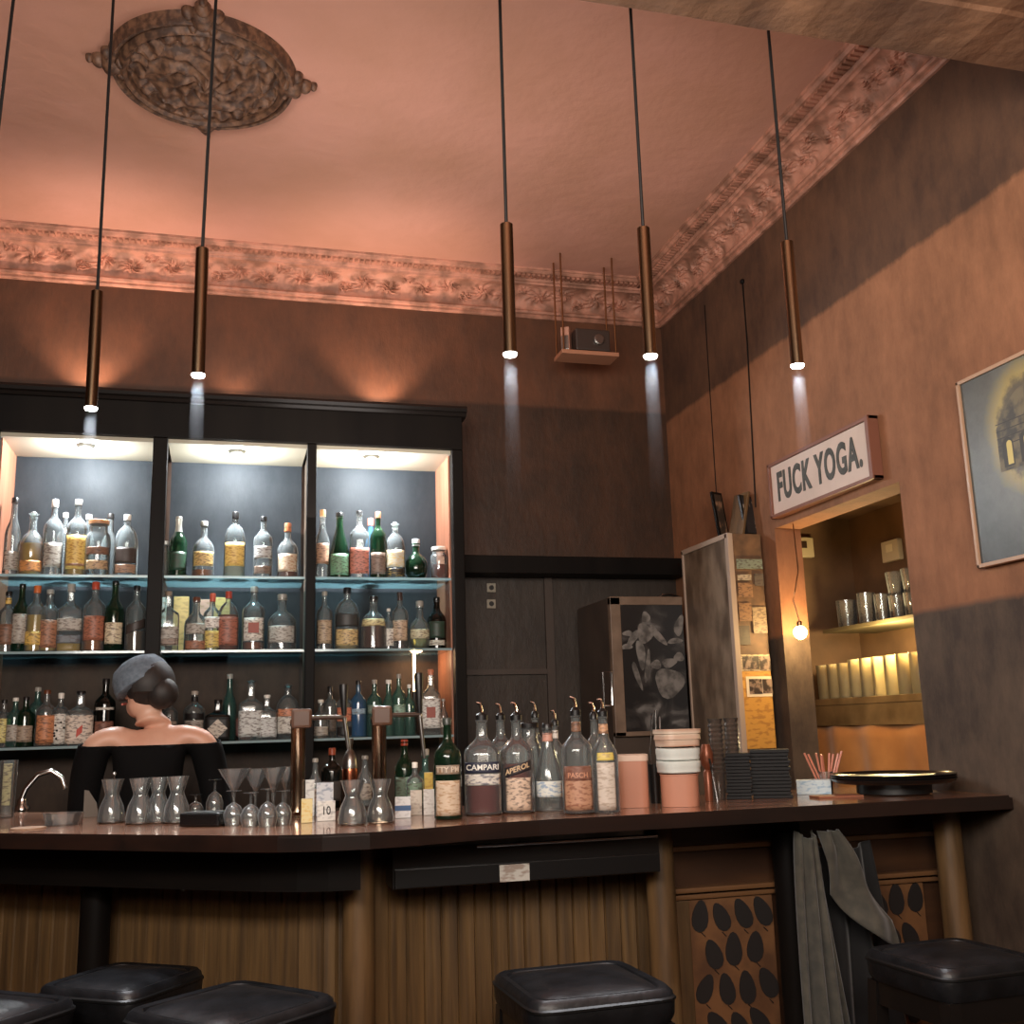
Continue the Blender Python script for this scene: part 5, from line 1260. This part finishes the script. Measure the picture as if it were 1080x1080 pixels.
# ------------------------------------------------------------------ bartender, seen from behind, head turned to the left
def person():
    bx, by = -.235, 3.85
    lookz = math.radians(18)
    V, E, Rr = [], [], []
    def v(x, y, z, rx, ry=None): V.append((x, y, z)); Rr.append((rx, ry or rx)); return len(V)-1
    def ch(idx, pts):
        for p in pts:
            j = v(*p); E.append((idx, j)); idx = j
        return idx
    pel = v(0, 0, .93, .135, .10)
    waist = ch(pel, [(0, 0, 1.08, .118, .085)])
    chest = ch(waist, [(0, -.01, 1.21, .128, .09), (0, -.012, 1.335, .122, .078)])
    nb = ch(chest, [(0, .0, 1.392, .078, .055), (-.004, .008, 1.412, .050, .05), (-.010, .012, 1.425, .046, .049)])
    hd = ch(nb, [(-.018, .016, 1.465, .07, .072), (-.018, .016, 1.515, .078, .082), (-.014, .012, 1.56, .07, .075), (-.012, .01, 1.59, .045, .05)])
    skull = nb+2
    # nose, chin and ears; the face looks to the left and away (local -x, +y)
    fx, fy = -math.cos(math.radians(25)), math.sin(math.radians(25))
    ch(nb+1, [(-.018+fx*.065, .016+fy*.065, 1.445, .022)])
    ch(skull, [(-.018+fx*.088, .016+fy*.088, 1.495, .010)])
    ch(skull, [(-.018+fx*.066, .016+fy*.066, 1.47, .014)])
    for s in (1, -1):
        ch(skull, [(-.018-fy*.078*s, .016+fx*.078*s, 1.50, .011)])
    for s in (1, -1):
        sh = ch(chest, [(s*.10, 0, 1.368, .054, .05), (s*.175, .0, 1.345, .05)])
        if s > 0: pts = [(.207, .01, 1.22, .042), (.228, -.02, 1.10, .037), (.20, -.10, 1.03, .033), (.14, -.19, 1.035, .028), (.11, -.23, 1.04, .023)]; hdv = Vector((-.55, -.8, 0)).normalized()
        else: pts = [(-.20, .01, 1.22, .042), (-.21, .03, 1.09, .037), (-.20, .11, 1.03, .032), (-.17, .20, 1.05, .027), (-.155, .245, 1.055, .022)]; hdv = Vector((.2, .95, .1)).normalized()
        wr = ch(sh, pts); wp = Vector(V[wr]); side = hdv.cross(Vector((0, 0, 1))).normalized()
        palm = ch(wr, [tuple(wp+hdv*.04)+(.024, .016), tuple(wp+hdv*.075)+(.026, .013)])
        pp_ = wp+hdv*.075
        for k, (o_, L) in enumerate(((-.027, .072), (-.009, .08), (.009, .075), (.026, .06))):
            q0 = pp_+side*o_; ch(palm, [tuple(q0+hdv*.015)+(.0088,), tuple(q0+hdv*(L*.5)+Vector((0, 0, -.01)))+(.0082,), tuple(q0+hdv*L*.85+Vector((0, 0, -.032)))+(.0072,)])
        ch(palm-1, [tuple(wp+hdv*.05-side*.034*1)+(.01,), tuple(wp+hdv*.085-side*.05)+(.0085,), tuple(wp+hdv*.105-side*.052+Vector((0, 0, -.015)))+(.0075,)])
        hip = ch(pel, [(s*.085, 0, .88, .095, .09), (s*.10, 0, .68, .078), (s*.10, .005, .48, .055), (s*.105, .01, .30, .052), (s*.11, .015, .10, .034), (s*.11, .0, .045, .036)])
        ch(hip, [(s*.115, .09, .03, .034), (s*.118, .15, .025, .026)])
    me = bpy.data.meshes.new('person'); me.from_pydata(V, E, []); me.update()
    o = bpy.data.objects.new('person', me); COL.objects.link(o)
    sk = o.modifiers.new('skin', 'SKIN')
    if not me.skin_vertices: me.attributes  # layer is created with the modifier data below
    if len(me.skin_vertices) == 0:
        bmx = bmesh.new(); bmx.from_mesh(me); bmx.verts.layers.skin.verify(); bmx.to_mesh(me); bmx.free()
    lay = me.skin_vertices[0].data
    for i, r in enumerate(Rr): lay[i].radius = r; lay[i].use_root = (i == 0)
    sk.use_smooth_shade = True; sk.branch_smoothing = .6
    su = o.modifiers.new('sub', 'SUBSURF'); su.levels = 2; su.render_levels = 2
    bpy.context.view_layer.update()
    dg = bpy.context.evaluated_depsgraph_get()
    ev = bpy.data.meshes.new_from_object(o.evaluated_get(dg)); bpy.data.objects.remove(o)
    ev.materials.clear(); ev.materials.append(mat('skin', (216, 170, 146), .42, c2=(206, 154, 130), scale=12))
    for p in ev.polygons: p.use_smooth = True
    body = bpy.data.objects.new('person', ev); COL.objects.link(body); body.location = (bx, by, .0)
    tag(body, 'person seen from behind in black off-shoulder top and blue-grey cap, at the back bar', 'person')
    # garments: copies of the body's surface pushed outwards
    def garment(name, m, keep, off, cut=None):
        bm = B(); bm.from_mesh(ev); bm.normal_update()
        for q in bm.verts: q.co += q.normal*off
        kill = [f for f in bm.faces if not keep(f.calc_center_median())]
        bmesh.ops.delete(bm, geom=kill, context='FACES')
        if cut: bmesh.ops.bisect_plane(bm, geom=list(bm.verts)+list(bm.edges)+list(bm.faces), plane_co=(0, 0, cut), plane_no=(0, -.12, 1), clear_outer=True)
        g = obj(name, bm, m, body, smooth=True); s = solid(g, .004, 1); return g
    blk = mat('black_knit', (10, 10, 11), .85, spec=.15)
    garment('top', blk, lambda c: (.88 < c.z and abs(c.x) < .17) or (abs(c.x) >= .15 and 1.04 < c.z), .009, 1.335)
    garment('trousers', mat('dark_trousers', (26, 28, 34), .8), lambda c: .09 < c.z <= .905, .008)
    garment('shoes', m_black, lambda c: c.z <= .085, .005)
    hc = Vector((-.016, .014, 1.53))
    # hair: dark mass at the back of the head with a knot
    b = B()
    def hairf(u, v):
        a = u*2*PI; ph = PI*v
        r = .092
        x = r*1.0*math.sin(ph)*math.cos(a); y = r*1.04*math.sin(ph)*math.sin(a); z = r*1.05*math.cos(ph)
        d = x*fx+y*fy
        if d > .02 and z < .035: k = .80
        elif z < -.035: k = .86
        else: k = 1
        return (hc.x+x*k, hc.y+y*k, hc.z+z*k)
    grid(b, 36, 24, hairf); sphere(b, (hc.x-fx*.055, hc.y-fy*.055-.022, hc.z-.03), .054, u=20, v=14)
    obj('hair', b, mat('dark_hair', (30, 26, 25), .6, c2=(44, 36, 32), scale=60, stretch=(1, 1, .2)), body, smooth=True)
    b = B()
    prof = [(.095, -.004), (.1, .0), (.1, .022), (.097, .03), (.094, .05), (.078, .078), (.048, .094), (0, .1)]
    lathe(b, prof, 40); bmesh.ops.rotate(b, cent=(0, 0, 0), matrix=Matrix.Rotation(math.radians(-30), 3, Vector((fy, -fx, 0))), verts=b.verts)
    for q in b.verts: q.co += hc+Vector((fx*.012, fy*.012, .0))
    obj('cap', b, mat('blue_grey_wool', (112, 124, 136), .9, c2=(92, 104, 116), scale=60, bump=.3), body, smooth=True)
    for s in (1, -1):
        b = B(); sphere(b, (-.018+fx*.074-fy*.028*s, .016+fy*.074+fx*.028*s, 1.512), .011, u=12, v=8); e = obj('eye', b, mat('eye_white', (220, 214, 206), .3), body, smooth=True)
        b = B(); sphere(b, (-.018+fx*.0825-fy*.028*s, .016+fy*.0825+fx*.028*s, 1.512), .0045, u=8, v=6); obj('iris', b, m_black, e)
    b = B(); tube(b, [(-.018+fx*.079-fy*.02, .016+fy*.079+fx*.02, 1.467), (-.018+fx*.084, .016+fy*.084, 1.469), (-.018+fx*.079+fy*.02, .016+fy*.079-fx*.02, 1.467)], .0045, 6); obj('lips', b, mat('lips', (170, 90, 80), .5), body, smooth=True)
person()
dups = [k for k, n_ in ALL_LABELS.items() if n_ > 1]
if dups: print('DUP', dups)
